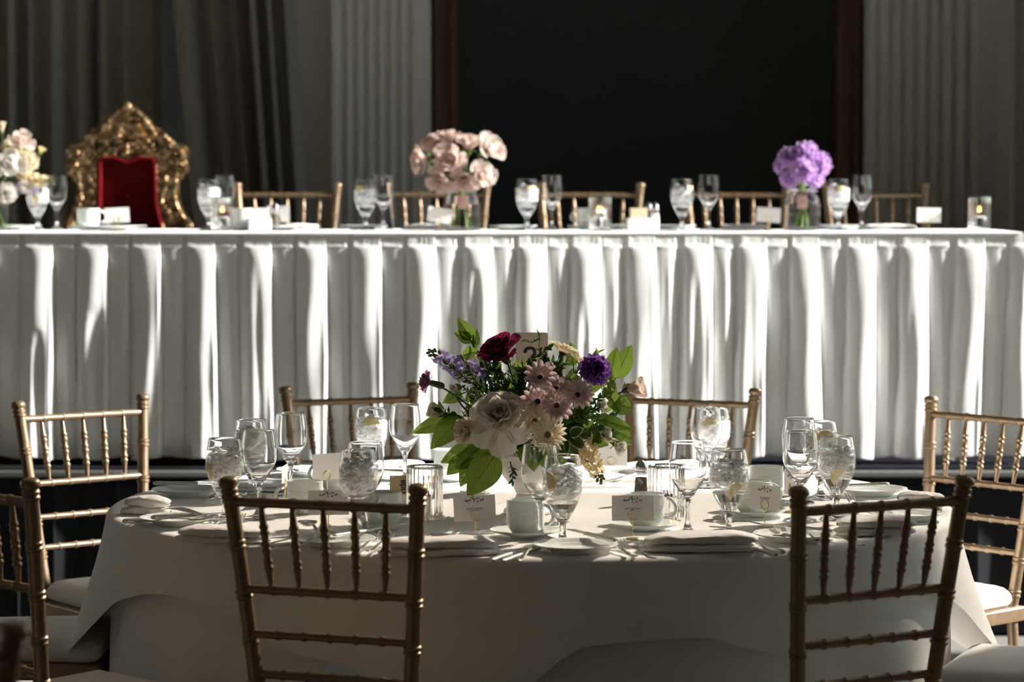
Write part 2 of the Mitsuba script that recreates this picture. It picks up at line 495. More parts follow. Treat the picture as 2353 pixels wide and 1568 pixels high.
def chair_proto():
    c = Proto()

    def st(s, z):                                        # centre of a stile at height z
        if z >= .43:
            return np.array([s * (.139 + (z - .43) * .088), -.185 - .075 * (z - .43) ** 1.15 - .05 * (z - .43), z])
        return np.array([s * (.139 + (.43 - z) * .05), -.185 - .12 * (.43 - z) ** 1.5, z])
    for s in (-1, 1):
        zs = np.linspace(.43, .905, 30)
        body = []
        rings = [.895, .802, .712, .628, .548, .47]
        z = np.unique(np.r_[zs, [q + o + e for q in rings for o in (-.005, .005) for e in (-.0045, -.002, .002, .0045)]])
        r = np.full(len(z), .0138)
        for q in rings:
            for o in (-.005, .005):
                r[np.abs(z - q - o) < .0026] = .0163
        body.append(tube(np.array([st(s, a) for a in z]), r, 16))
        zl = np.linspace(0, .43, 12)
        body.append(tube(np.array([st(s, a) for a in zl]), np.linspace(.012, .0138, 12), 14))
        c.add('stile', join(body), 'm_gold', 40)
        top = st(s, .905)
        fin = lathe([(0, 0), (.0135, 0), (.0135, .004), (.0172, .0065), (.0182, .011), (.0178, .016), (.0140, .0205), (.007, .0225), (0, .023)], 18)
        c.add('finial', moved(fin, pose(top - [0, 0, .002], frame_to(st(s, .905) - st(s, .85)))), 'm_gold', 50)

    def rail(name, z, r, rr, fr, dy=0.0):
        a, b = st(-1, z), st(1, z)
        a, b = a + [.008, dy, 0], b + [-.008, dy, 0]
        L = np.linalg.norm(b - a)
        c.add(name, rod(a, b, single_ringed(L, [f * L for f in fr], r, rr), 14), 'm_gold', 40)
    fr5 = [.165, .332, .5, .668, .835]
    rail('top_rail', .880, .0088, .0108, fr5)
    rail('lower_rail', .722, .0082, .0102, fr5)
    rail('cross_rail', .640, .0075, .0098, fr5)
    rail('cross_rail', .566, .0075, .0098, fr5)
    for f in fr5:
        a = st(-1, .722) * (1 - f) + st(1, .722) * f + [0, 0, .007]
        b = st(-1, .880) * (1 - f) + st(1, .880) * f - [0, 0, .007]
        L = np.linalg.norm(b - a)
        p = ringed(L, [.27 * L, .49 * L, .71 * L], .0068, .0088)
        p[0], p[-1] = (0, .0042), (1, .0042)
        p = sorted(p + [(.10, .0056), (.90, .0056)])
        c.add('spindle', rod(a, b, p, 12), 'm_gold', 40)
    seat = Polygon([(-.155, -.195), (.155, -.195), (.19, .19), (-.19, .19)]).buffer(.012)
    c.add('seat_frame', moved(rounded(seat, .036, .006), mat((0, 0, .405))), 'm_gold', 40)
    cu = Polygon([(-.125, -.150), (.125, -.150), (.160, .165), (-.160, .165)]).buffer(.03)
    lay = []
    for z, d in ((0, .012), (.006, .002), (.018, -.004), (.032, .0), (.044, .014), (.051, .035), (.055, .075), (.057, .12)):
        g = np.array(cu.buffer(-d).exterior.coords)
        lay.append(np.c_[g, np.full(len(g), z)])
    hm = m3d.Manifold.hull_points(np.vstack(lay).astype(np.float64)).to_mesh()
    c.add('cushion', moved(trimesh.Trimesh(hm.vert_properties[:, :3], hm.tri_verts, process=False), mat((0, 0, .440))), 'm_cushion', 60, label='white padded seat cushion')
    for s in (-1, 1):
        a, b = np.array([s * .175, .172, 0]), np.array([s * .172, .172, .41])
        c.add('leg', rod(a, b, ringed(.41, [.08, .17, .26, .35], .0128, .0155), 14), 'm_gold', 40)
        a, b = np.array([s * .172, .165, .20]), st(s, .20)
        L = np.linalg.norm(b - a)
        c.add('stretcher', rod(a, b, single_ringed(L, [L * .25, L * .5, L * .75], .0075, .0098), 10), 'm_gold', 40)
    c.add('stretcher', rod((-.17, .172, .26), (.17, .172, .26), single_ringed(.34, [.085, .17, .255], .0075, .0098), 10), 'm_gold', 40)
    c.add('stretcher', rod(st(-1, .26), st(1, .26), single_ringed(.3, [.075, .15, .225], .0075, .0098), 10), 'm_gold', 40)
    return c


CH = chair_proto()


def chair(x, y, yaw, label, group, z=0.0):
    """x, y: the middle of the top rail; yaw: the way it faces, from +y (away from the viewer), counter-clockwise."""
    off = np.array([0, -.2455])
    c, s = math.cos(yaw), math.sin(yaw)
    ox, oy = c * off[0] - s * off[1], s * off[0] + c * off[1]
    return place(CH, 'chair', mat((x - ox, y - oy, z), yaw), label, 'chair', group)


TX, TY, TR, TZ = 0.041, 5.80, 0.912, 0.76
G1 = 'gilded chairs round the round table'
D = math.radians
CHAIRS = [
    (738, 1163, D(-20), 'dark-lit gilded chair at the front left of the round table, its back to the viewer'),
    (2032, 1165, D(30), 'dark-lit gilded chair at the front right of the round table, its back to the viewer'),
    (186, 955, D(222), 'gilded chair at the back left of the round table, before the white table skirt'),
    (803, 922, D(205), 'gilded chair behind the round table, left of the flowers'),
    (1590, 926, D(152), 'gilded chair behind the round table, right of the flowers'),
    (2268, 962, D(128), 'gilded chair at the right edge behind the round table, in full light'),
]
for px, py, yw, lab in CHAIRS:
    p = on_z(px, py, .880)
    chair(p[0], p[1], yw, lab, G1)
chair(-.985, 4.86, D(-44), 'gilded chair at the left edge, only its right stile and some spindles in view', G1)
chair(-1.31, 5.80, D(-90), 'gilded chair left of the round table, only white cushion and front leg in view', G1)
chair(1.30, 5.28, D(68), 'gilded chair at the bottom right corner, only its white cushion in view', G1)
chair(-.69, 2.97, D(52), 'blurred gilded chair close to the viewer in the bottom left corner', None)
G2 = 'gilded chairs behind the head table'
for px, lab in ((660, 'gilded chair behind the head table, first to the right of the throne'),
                (1003, 'gilded chair behind the bouquet of blush roses on the head table'),
                (1356, 'gilded chair behind the ribbed candle holder, in front of the dark board'),
                (1692, 'gilded chair behind the head table, left of the purple flowers'),
                (2012, 'unlit dark gilded chair at the right end of the head table')):
    p = at(px, 440, 9.78)
    chair(p[0], p[1], PI, lab, G2, ZS)

# ------------------------------------------------------------------ the round table and its cloths


def round_cloth(R, hem, flare, seed, topz, folds, hemr=0.0):
    """A cloth over a round top: flat disc, rounded edge, then a drop whose lower edge follows hem(phi) (height) with folds."""
    nphi = 360
    ph = np.arange(nphi) * 2 * PI / nphi
    H = np.array([hem(a) for a in ph])
    rows = []
    for r in np.linspace(0.0, R - .02, 26):
        w = 0.0012 * (meshkit.fbm(np.stack([np.sin(ph) * r * 5, np.cos(ph) * r * 5, ph * 0], -1), 2, seed) - .5)
        rows.append(np.stack([np.sin(ph) * r, -np.cos(ph) * r, topz + w], -1))
    for a in np.linspace(0, PI / 2, 7)[1:]:
        rr = R - .02 + .02 * math.sin(a)
        rows.append(np.stack([np.sin(ph) * rr, -np.cos(ph) * rr, np.full(nphi, topz - .02 * (1 - math.cos(a)))], -1))
    for t in np.linspace(0, 1, 30)[1:]:
        z = topz - .02 - t * (topz - .02 - H)
        drop = topz - .02 - z
        fo = flare(ph, drop)
        cr = meshkit.fbm(np.stack([np.sin(ph) * 2.6 + z * 2.2, np.cos(ph) * 2.6 - z * 1.7, z * 1.3], -1), 3, seed + 2)
        rr = R + fo + .016 * min(1, t * 2.5) * (np.abs(cr - .5) - .12)
        rows.append(np.stack([np.sin(ph) * rr, -np.cos(ph) * rr, z], -1))
    V = np.stack(rows, 1)
    m = grid_mesh(V, True)
    m.invert()
    return m


def hem_of(pts):
    """Periodic smooth height curve through (degrees, z) points."""
    from scipy.interpolate import PchipInterpolator
    p = sorted(pts)
    x = [a - 360 for a, _ in p] + [a for a, _ in p] + [a + 360 for a, _ in p]
    f = PchipInterpolator(x, [b for _, b in p] * 3)
    return lambda a: float(f(math.degrees(a) if a < PI else math.degrees(a) - 360))


over_hem = hem_of([(-180, .6), (-135, .5), (-112, .46), (-92, .40), (-80, .46), (-66, .60), (-50, .645), (-38, .625), (-30, .575), (-22, .553), (-17, .52), (-10, .45), (-3, .50), (6, .60), (18, .61), (30, .57), (40, .60), (54, .66), (70, .58), (86, .42), (96, .40), (110, .48), (135, .6)])
under_hem = hem_of([(-180, .15), (-90, .10), (-45, .12), (-34, .28), (-28, .50), (-22, .575), (-17, .50), (-12, .20), (0, .06), (45, .06), (90, .1), (135, .12)])


def over_flare(ph, drop):
    w = np.sin(ph * 9 + 1.0) * .5 + np.sin(ph * 14 + 2.2) * .35 + np.sin(ph * 23) * .2
    side = np.exp(-((np.degrees((ph + PI) % (2 * PI) - PI) + 88) / 16) ** 2) + np.exp(-((np.degrees((ph + PI) % (2 * PI) - PI) - 88) / 18) ** 2)
    return drop * .09 + drop ** 1.4 * .10 * w + side * drop ** 1.3 * .33


def under_flare(ph, drop):
    w = np.sin(ph * 8 + .4) * .6 + np.sin(ph * 15 + 1.2) * .4
    return -.012 + drop * .03 + drop ** 1.4 * .05 * w


tp = Proto()
tp.add('tabletop', moved(lathe([(0, -.03), (TR - .03, -.03), (TR - .022, -.02), (TR - .022, -.006), (TR - .03, 0), (0, 0)], 64), mat((0, 0, TZ - .006))), 'm_wood', 30)
for a in range(4):
    q = a * PI / 2 + .6
    tp.add('leg', tube([(.55 * math.cos(q), .55 * math.sin(q), TZ - .03), (.62 * math.cos(q), .62 * math.sin(q), 0)], .016, 10), 'm_stage_trim')
place(tp, 'round_table', mat((TX, TY, 0)), 'large round banquet table set for dinner under white cloths', 'table')
single('tablecloth', moved(round_cloth(TR, over_hem, over_flare, 4, TZ, 9), mat((TX, TY, 0))), 'm_cloth',
       'white square overlay cloth on the round table, its corners hanging low at left and right', 'tablecloth', smooth=True)
single('tablecloth', moved(round_cloth(TR - .004, under_hem, under_flare, 5, TZ - .003, 8), mat((TX, TY, 0))), 'm_cloth',
       'white long under-cloth of the round table, showing below the overlay hem', 'tablecloth', smooth=True)

# ------------------------------------------------------------------ the head table, its cloth and its pleated skirt
HX0, HX1 = -3.4, 1.655
hd = Proto()
hd.add('tabletop', box(HX1 - HX0 - .02, .66, .03, ((HX0 + HX1) / 2 - .01, YH + .44, ZH - .022), .004), 'm_wood')
for x in (HX0 + .2, -1.6, .1, HX1 - .2):
    for y in (YH + .16, YH + .50):
        hd.add('leg', tube([(x, y, ZH - .03), (x, y, ZS)], .015, 10), 'm_stage_trim')
place(hd, 'head_table', np.eye(4), 'long head table on the stage under a white skirted cloth', 'table')
PER = 126.0 * 8.75 / 6180


def path_y(x):
    """The front line of the row of tables is not quite straight."""
    return YH - .05 + .010 * np.sin(x * 2.3) + .030 * np.maximum(0, -.3 - x) + .095 * mikit_s(-.5, 1.7, x)


def mikit_s(a, b, x):
    t = np.clip((x - a) / (b - a), 0, 1)
    return t * t * (3 - 2 * t)


def cloth_top():
    xs = np.linspace(HX0, HX1 + .012, 160)
    pf = path_y(xs) - .004
    rows = []
    for t in np.linspace(0, 1, 8):
        rows.append(np.stack([xs, pf + (YH + .78 - pf) * t, np.full_like(xs, ZH) + .0015 * np.sin(xs * 7 + t * 4)], -1))
    edge = [np.stack([xs, pf - .004 * math.sin(a), ZH - .004 * (1 - math.cos(a)) + .0015 * np.sin(xs * 7)], -1) for a in (PI / 2, PI / 4)]
    low = np.stack([xs, pf - .004, np.full_like(xs, ZH - .012)], -1)
    return grid_mesh(np.stack([low] + edge + rows, 1))


single('tablecloth', cloth_top(), 'm_cloth', 'white cloth covering the top of the long head table', 'tablecloth', smooth=True)


def skirt():
    rng = np.random.default_rng(12)
    x_first = float(at(-76, 540, YH)[0]) - 9 * PER                 # a slot of the pleats falls on pixel 50, 176, 302 ...
    n = int((HX1 - x_first) / PER) + 1
    S = np.array([0, .035, .055, .075, .10, .15, .2, .25, .3, .34, .38, .42, .46, .49, .515, .535, .55, .56, .575, .60, .65, .7, .75, .8, .84, .88, .91, .935, .955, .975])
    nz = 46
    t = np.r_[np.linspace(0, .056, 8), np.linspace(.068, 1, nz - 8)]
    cols = []
    for k in range(n):
        a = rng.uniform(.5, 1.3, 8)
        ph = rng.uniform(0, 6.28, 6)
        dp, dw, da = rng.uniform(.20, .40), rng.uniform(.06, .13), .020 * rng.uniform(0, 1) ** 1.5
        c0, c1 = rng.uniform(0, .45), rng.uniform(.6, 1.5)
        for s in S:
            low = np.clip((t - .056) / .944, 0, 1)
            # header profile: pleat A proud, pleat B a little lower, slot deep
            if s < .05 or s > .95:
                h = -.007
            elif s < .56:
                h = .0045
            else:
                h = .0025
            # body profile
            A = abs(math.sin(PI * np.clip((s - .04) / .53, 0, 1))) ** .45
            dip = math.exp(-((s - dp) / dw) ** 2)
            edge = math.exp(-((s - .53) / .05) ** 2)
            B = abs(math.sin(PI * np.clip((s - .57) / .40, 0, 1))) ** .7
            dipb = math.exp(-((s - .73) / .07) ** 2)
            g = low ** .6
            bA = A * (.012 + .022 * a[0] * g) - dip * da * np.abs(np.sin(PI * np.clip((low - c0) * c1, 0, 1))) ** .8 + edge * .010 * g
            bB = B * (.004 + .010 * a[2] * np.sin(PI * low ** .8)) - dipb * .010 * a[3] * g - .012 * g * (1 - B)
            body = bA if s <= .56 else bB - .010 * g
            body = body + .006 * g * np.sin(3.1 * low * a[4] + ph[0] + s * 4) + .003 * np.sin(9 * low + ph[1] + s * 9) * g
            blend = np.clip((t - .050) / .025, 0, 1)
            ruche = .0007 * np.sin(s * 110 + ph[2] + 4 * np.sin(9 * s)) * (t < .056)
            y = -(h + ruche) * (1 - blend) - body * blend
            seam = -.0030 * np.exp(-((t - .056) / .006) ** 2)
            drift = (.22 * a[6] - .20) * low ** 1.3 + .035 * np.sin(4 * low + ph[4]) * low * (1 if .05 < s < .95 else .4)
            x = x_first + (k + s + drift * .5 + .02 * np.sin(2.5 * low + ph[3])) * PER
            x = np.minimum(x, HX1 + .02)
            z = ZH - .006 - t * (ZH - .006 - .574 + .006 * np.sin(k * 1.7 + s * 5))
            cols.append(np.stack([x, path_y(x) - .008 + y + seam, z], -1))
    m = grid_mesh(np.stack(cols, 0))
    return m


sk = Proto()
sk.add('pleated_cloth', skirt(), 'm_skirt', True)
xs = np.linspace(HX0 + .02, HX1, 120)
sk.add('top_band', join([tube(np.stack([xs, path_y(xs) - .0125, np.full_like(xs, ZH - .0045)], -1), .0045, 8)]), 'm_skirt', True)
place(sk, 'table_skirt', np.eye(4), 'white box-pleated table skirt hanging along the front of the head table', 'table skirt')

# ------------------------------------------------------------------ tableware materials
scene['m_thin'] = {'type': 'thindielectric', 'int_ior': 1.5}
scene['m_glass'] = {'type': 'dielectric', 'int_ior': 1.5}
scene['m_water'] = {'type': 'dielectric', 'int_ior': 1.333}


def swirl(p, n, uv):
    """Frosty streaks of crushed ice: 1 = clear."""
    w = F(p.x * 90, p.y * 90, p.z * 90)
    q = F(p.x * 150 + 5 * w, p.y * 150 + 3, p.z * 190 + 6 * w)
    return 0.12 + 0.80 * mikit.smoothstep(0.42, 0.66, q)


scene['m_ice'] = {'type': 'blendbsdf', 'weight': P3(swirl), 'a': two(pr((0.90, 0.91, 0.91), 0.12, specular=0.7)), 'b': {'type': 'thindielectric', 'int_ior': 1.31}}
scene['m_lemon'] = two(pr((0.86, 0.70, 0.30), 0.4))
scene['m_lemon_flesh'] = two(pr((0.74, 0.65, 0.38), 0.35))
scene['m_china'] = pr((0.74, 0.78, 0.76), 0.12, clearcoat=0.6, clearcoat_gloss=0.95)
scene['m_silver'] = two({'type': 'roughconductor', 'material': 'Ag', 'alpha': 0.07, 'distribution': 'ggx'})
scene['m_chrome'] = two({'type': 'roughconductor', 'material': 'Cr', 'alpha': 0.05, 'distribution': 'ggx'})
scene['m_brass'] = {'type': 'roughconductor', 'material': 'Au', 'alpha': 0.12, 'distribution': 'ggx', 'specular_reflectance': rgb(.86, .84, .84)}
scene['m_paper'] = two(pr((0.80, 0.775, 0.755), 0.8))
scene['m_ink'] = pr((0.03, 0.03, 0.035), 0.7)
scene['m_black_metal'] = pr((0.02, 0.018, 0.016), 0.35, 0.6)
scene['m_napkin'] = two({'type': 'bumpmap', 'arbitrary': P3(weave, 4e-4), 'scale': 1.0, 'bsdf': pr((0.80, 0.79, 0.775), 0.9)})


def menu_col(p, n, uv):
    """Printed lines of a menu strip: short centred rows of type along its length."""
    import drjit as dr
    k = dr.floor(uv.x * 34)
    r = mikit.cell_rand(k, 3, 0)
    f = uv.x * 34 - k
    line = (f > 0.35) & (f < 0.62) & (dr.abs(uv.y - 0.5) < 0.12 + 0.24 * r) & (r > 0.22) & (uv.x > 0.06) & (uv.x < 0.95)
    gap = mikit.noise(uv.y * 60, k * 7.3) > 0.3
    return mikit.mix((0.80, 0.785, 0.77), (0.12, 0.12, 0.13), dr.select(line & gap, 1.0, 0.0))


scene['m_menu'] = two(pr(P3(menu_col), 0.8))


def pepper_col(p, n, uv):
    return mikit.mix((0.03, 0.022, 0.016), (0.30, 0.24, 0.18), mikit.smoothstep(0.45, 0.75, N(p.x * 1300, p.y * 1300, p.z * 1300)))


scene['m_pepper'] = pr(P3(pepper_col), 0.9)
scene['m_salt'] = pr((0.85, 0.85, 0.84), 0.9)


# ------------------------------------------------------------------ tableware
def chunk(rng, r):
    p = rng.normal(size=(11, 3))
    p /= np.linalg.norm(p, axis=1, keepdims=True)
    p *= rng.uniform(.72, 1.1, (11, 1)) * r * rng.uniform(.7, 1.25, (1, 3))
    h = m3d.Manifold.hull_points(p).to_mesh()
    return trimesh.Trimesh(h.vert_properties[:, :3], h.tri_verts, process=False)


GOB = spl([(.0105, .046), (.018, .0575), (.0275, .075), (.0352, .094), (.0392, .113), (.0390, .132), (.0362, .151), (.0328, .170)], 36)


def gob_r(z):
    return float(np.interp(z, GOB[:, 1], GOB[:, 0]))


def foot(rf, r0, z1, r1, n=26):
    return spl([(rf, .0005), (rf, .0022), (rf * .72, .0048), (.0115, .0105), (.0068, .019), (r0, .027), (r0 * 1.05, z1 - .012), (r1, z1)], n)


def goblet(seed, level=.148, lemon=None):
    """A stemmed water goblet filled with ice water; lemon = (angle, height, turn) of a slice against the wall."""
    g, rng = Proto(), np.random.default_rng(seed)
    up = [(r, z) for r, z in GOB if z > level - .004]
    g.add('bowl', lathe([(r, z) for r, z in GOB[2:] if z <= level - .0035], 44), 'm_thin', True)
    g.add('lip', lathe(up + [(.0325, .1708), (.0319, .1706)] + [(r - .0013, z) for r, z in up[::-1]] + [up[0]], 44), 'm_glass', 40)
    out = foot(.033, .0062, .046, .0105)
    stem = np.vstack([[(0, .0005)], out, GOB[1:9], [(GOB[8][0] - .0018, GOB[8][1])], [(r - .0022, z) for r, z in GOB[7:2:-1] if r > .014], [(.006, .0565), (0, .0555)]])
    g.add('stem', lathe(stem, 36), 'm_glass', 40)
    zc = .086 + .006 * rng.uniform(-1, 1)
    w = [(0, .0562), (.006, .0572)] + [(gob_r(z) - .0016, z) for z in np.linspace(.063, zc - .004, 9)] + [(gob_r(zc) - .006, zc - .0022), (0, zc - .002)]
    g.add('water', lathe(w, 36), 'm_water', 40)

    def mass(inset, z0, z1, sd):
        zs = np.linspace(z0, z1, 26)
        a = np.arange(48) * 2 * PI / 48
        A, Z = np.meshgrid(a, zs, indexing='ij')
        e = np.clip(np.minimum(Z - z0, z1 - Z) / .010, 0, 1) ** .5
        R = np.interp(Z, GOB[:, 1], GOB[:, 0]) - inset
        nz = meshkit.fbm(np.stack([np.cos(A) * 3.2, np.sin(A) * 3.2, Z * 95], -1), 3, sd)
        R = (R - .0065 * np.clip(nz - .42, 0, 1) * 2) * (.35 + .65 * e)
        Z2 = Z + .004 * (meshkit.noise(np.stack([np.cos(A) * 2.4, np.sin(A) * 2.4, Z * 60], -1), sd + 5) - .5)
        m = grid_mesh(np.stack([R * np.cos(A), R * np.sin(A), Z2], -1), True)
        c = [moved(lathe([(0, z0 + .001), (R[:, 0].mean(), z0)], 24), np.eye(4)), lathe([(R[:, -1].mean(), z1), (0, z1 - .001)], 24)]
        return join([m] + c)
    ms = [mass(.0016, zc, level - .002, seed), mass(.011, zc + .008, level - .006, seed + 40)]
    for k in range(16):
        rc = rng.uniform(.0055, .0095)
        q, t = math.sqrt(rng.uniform(.02, 1)) * (gob_r(level) - .004 - rc), rng.uniform(0, 2 * PI)
        c = chunk(rng, rc)
        c.apply_translation([q * math.cos(t), q * math.sin(t), level - .004 + rng.uniform(-.003, .005)])
        ms.append(c)
    g.add('ice', join(ms), 'm_ice', 30, kind='stuff', label='crushed ice')
    R = gob_r(level) - .0015
    g.add('water_surface', lathe([(R, level), (R - .002, level - .0008), (0, level - .001)], 36), 'm_thin', True)
    if lemon:
        a, z, turn = lemon
        th = np.linspace(0, PI, 20)

        def half(r0, r1, d0, d1):
            o = [(r1 * math.cos(t), r1 * math.sin(t)) for t in th] + [(r0 * math.cos(t), r0 * math.sin(t)) for t in th[::-1]]
            m = extrude(Polygon(o).buffer(0), d1 - d0).subdivide_to_size(.006)
            v = np.asarray(m.vertices)
            c_, s_ = math.cos(turn), math.sin(turn)
            X, Zv, dep = v[:, 0] * c_ - v[:, 1] * s_, v[:, 0] * s_ + v[:, 1] * c_, v[:, 2] + d0
            zz = z + Zv
            r = np.interp(zz, GOB[:, 1], GOB[:, 0]) - .0009 - dep
            ang = a + X / .036
            return trimesh.Trimesh(np.stack([r * np.cos(ang), r * np.sin(ang), zz], 1), m.faces, process=False)
        g.add('lemon_slice', half(.0155, .0190, 0, .005), 'm_lemon', 40, label='yellow lemon peel')
        g.add('lemon_slice__flesh', half(.0002, .0154, .0003, .0046), 'm_lemon_flesh', 40)
    return g


WIN_P = spl([(.0075, .071), (.0125, .0785), (.0215, .092), (.0305, .107), (.0362, .125), (.0366, .143), (.0345, .163), (.0318, .183)], 36)


def wine_glass():
    g = Proto()
    out = foot(.034, .0046, .071, .0075)
    g.add('stem', lathe(np.vstack([[(0, .0005)], out, WIN_P[1:4], [(WIN_P[3][0] - .004, WIN_P[3][1] + .0002), (0, WIN_P[3][1] + .0002)]]), 40), 'm_glass', 50)
    o = WIN_P[3:]
    inner = [(max(r - .0012 - .0036 * max(0, 1 - (z - .080) / .030), .0), z) for r, z in o[::-1] if z > .0885]
    bowl = np.vstack([[(0, o[0][1] + .0004)], [(o[0][0] - .002, o[0][1] + .0004)], o, [(.0315, .1838), (.0309, .1836)], inner, [(.006, .0872), (0, .0862)]])
    g.add('bowl', lathe(bowl, 48), 'm_glass', 50)
    return g


def cup():
    c = Proto()
    prof = [(0, .003), (.021, .003), (.022, 0), (.025, 0), (.0262, .003), (.030, .0075), (.0345, .0145), (.0362, .0205), (.0362, .0212), (.0372, .0222)]
    z = .0222
    for k in range(9):
        prof += [(.0372, z + .0004), (.0376, z + .0012), (.0376, z + .0020), (.0372, z + .0027)]
        z += .0030
    prof += [(.0374, z + .002), (.0376, .066), (.0378, .0668), (.0372, .0674), (.0364, .0672), (.0352, .064), (.0350, .03), (.031, .012), (.02, .0065), (0, .006)]
    c.add('body', lathe(prof, 48), 'm_china', 30)
    a = np.linspace(-1.25, 1.35, 22)
    pts = np.stack([.0350 + .0255 * np.cos(a) ** .8 * (1 - .12 * np.sin(a)), a * 0, .040 + .0195 * np.sin(a)], -1)
    h = tube(pts, .0036, 10)
    h.vertices[:, 1] *= 1.45
    c.add('handle', h, 'm_china', 50)
    # embossed blocks beside the handle
    for s in (-1, 1):
        ms = []
        for r_ in range(9):
            for q in range(2):
                th = s * (.62 + .13 * q)
                ms.append(moved(box(.0014, .0032, .0022, (.0374, 0, 0), .0004), mat((0, 0, .026 + r_ * .0041), th)))
        c.add('embossing', join(ms), 'm_china', 30)
    return c


def saucer(R=.070):
    c = Proto()
    prof = [(0, .002), (.024, .002), (.0255, 0), (.0285, 0), (.030, .003), (.046, .0065), (R - .004, .0118), (R, .0142), (R - .0006, .0156), (R - .004, .0150), (.048, .0098), (.034, .0066), (.027, .0052), (.0262, .0064), (.0245, .0064), (.0235, .0050), (0, .0048)]
    c.add('dish', lathe(prof, 56), 'm_china', 30)
    return c


def plate(R=.080):
    c = Proto()
    prof = [(0, .0025), (.040, .0025), (.042, 0), (.046, 0), (.048, .0035), (.056, .0072), (R - .004, .0130), (R, .0150), (R - .0006, .0164), (R - .004, .0160), (R - .010, .0146), (R - .0105, .0139), (R - .016, .0124), (R - .0165, .0117), (.054, .0100), (.047, .0066), (0, .0060)]
    c.add('dish', lathe(prof, 60), 'm_china', 25)
    return c


def bar_profile(xs, ws, zs, ts, sides=10):
    """A bar along x with elliptical sections: half widths ws, centre heights zs, half thicknesses ts."""
    g = np.arange(sides) * 2 * PI / sides
    V = np.stack([np.repeat(np.asarray(xs)[:, None], sides, 1), np.asarray(ws)[:, None] * np.cos(g), np.asarray(zs)[:, None] + np.asarray(ts)[:, None] * np.sin(g)], -1)
    m = grid_mesh(V.transpose(1, 0, 2), True)
    n = len(xs)
    k = np.arange(sides)
    v = np.vstack([m.vertices, V[0].mean(0), V[-1].mean(0)])
    f = np.vstack([m.faces, np.stack([k * n, (k + 1) % sides * n, k * 0 + sides * n], 1), np.stack([(k + 1) % sides * n + n - 1, k * n + n - 1, k * 0 + sides * n + 1], 1)])
    return trimesh.Trimesh(v, f, process=False)


def fork():
    """Handle end at x = 0, tines towards +x."""
    c = Proto()
    x = np.linspace(0, .135, 22)
    w = np.interp(x, [0, .006, .03, .09, .125, .135], [.003, .0075, .0055, .003, .0035, .006])
    z = np.interp(x, [0, .03, .09, .135], [.006, .004, .0105, .007])
    c.add('handle', bar_profile(x, w, z, np.full(22, .0014)), 'm_silver', 50)
    out = [(0, -.0058), (.010, -.0108), (.018, -.0118)]
    out += [(.060, -.0104), (.060, -.0082), (.022, -.0070), (.022, -.0048), (.060, -.0046), (.060, -.0020), (.022, -.0014), (.022, .0014), (.060, .0020), (.060, .0046), (.022, .0048), (.022, .0070), (.060, .0082), (.060, .0104)]
    out += [(.018, .0118), (.010, .0108), (0, .0058)]
    m = extrude(Polygon(out), .0018)
    m = m.subdivide_to_size(.012)
    xx = m.vertices[:, 0]
    m.vertices[:, 2] += .0062 - .004 * np.sin(PI * np.clip(xx / .045, 0, 1)) + .010 * np.clip((xx - .02) / .04, 0, 1) ** 1.5
    m.apply_translation([.1335, 0, 0])
    c.add('tines', m, 'm_silver', 30)
    return c


def spoon(s=1.0):
    c = Proto()
    x = np.linspace(0, .135, 22) * s
    w = np.interp(x / s, [0, .006, .03, .09, .125, .135], [.003, .0075, .0055, .003, .0030, .0042])
    z = np.interp(x / s, [0, .03, .09, .135], [.006, .004, .0115, .0095])
    c.add('handle', bar_profile(x, w, z, np.full(22, .0014)), 'm_silver', 50)
    u, v = np.meshgrid(np.linspace(0, 2 * PI, 25)[:-1], np.linspace(0, 1, 8), indexing='ij')
    X = .157 * s + .030 * s * v * np.cos(u)
    Y = .0195 * s * v * np.sin(u) * (1 + .12 * np.cos(u))
    Z = .0022 + .0085 * s * v ** 2
    c.add('bowl', thick(grid_mesh(np.stack([X, Y, Z], -1), True), .0011), 'm_silver', 60)
    return c


def knife(L=.215):
    c = Proto()
    x = np.linspace(0, .10, 20)
    w = np.interp(x, [0, .004, .03, .085, .1], [.004, .0078, .0070, .0055, .0062])
    c.add('handle', bar_profile(x, w, np.full(20, .0052), np.interp(x, [0, .004, .1], [.003, .0048, .0034])), 'm_silver', 50)
    pts = [(.097, -.0055), (.12, -.0085), (.16, -.0098), (L - .02, -.0090), (L - .006, -.004), (L, .002), (L - .004, .0055), (L - .02, .0062), (.097, .0055)]
    m = extrude(Polygon(pts), .0013)
    m.apply_translation([0, 0, .0048])
    c.add('blade', m, 'm_silver', 30)
    return c


def sprig_mark(s):
    """The small printed leafy sprig on a card, flat in the xz plane, facing -y."""
    rng = np.random.default_rng(4)
    ms = []
    for k in range(26):
        cx = rng.uniform(-1, 1)
        cz = .38 * (1 - abs(cx)) * rng.uniform(-.5, 1.2)
        a = rng.uniform(.2, 2.9)
        l, w = rng.uniform(.13, .26), rng.uniform(.035, .06)
        t = np.linspace(0, PI, 5)
        o = np.r_[np.stack([l * (1 - np.cos(t)) / 2, w * np.sin(t)], 1), np.stack([l * (1 + np.cos(t[1:-1])) / 2, -w * np.sin(t[1:-1])], 1)]
        R = np.array([[math.cos(a), -math.sin(a)], [math.sin(a), math.cos(a)]])
        o = o @ R.T + [cx, cz]
        ms.append(extrude(Polygon(o * s), .0002))
    m = join(ms)
    m.apply_transform(np.array([[1, 0, 0, 0], [0, 0, -1.0, 0], [0, 1, 0, 0], [0, 0, 0, 1]]))
    return m


XZ = np.array([[1, 0, 0, 0], [0, 0, -1.0, 0], [0, 1, 0, 0], [0, 0, 0, 1]])


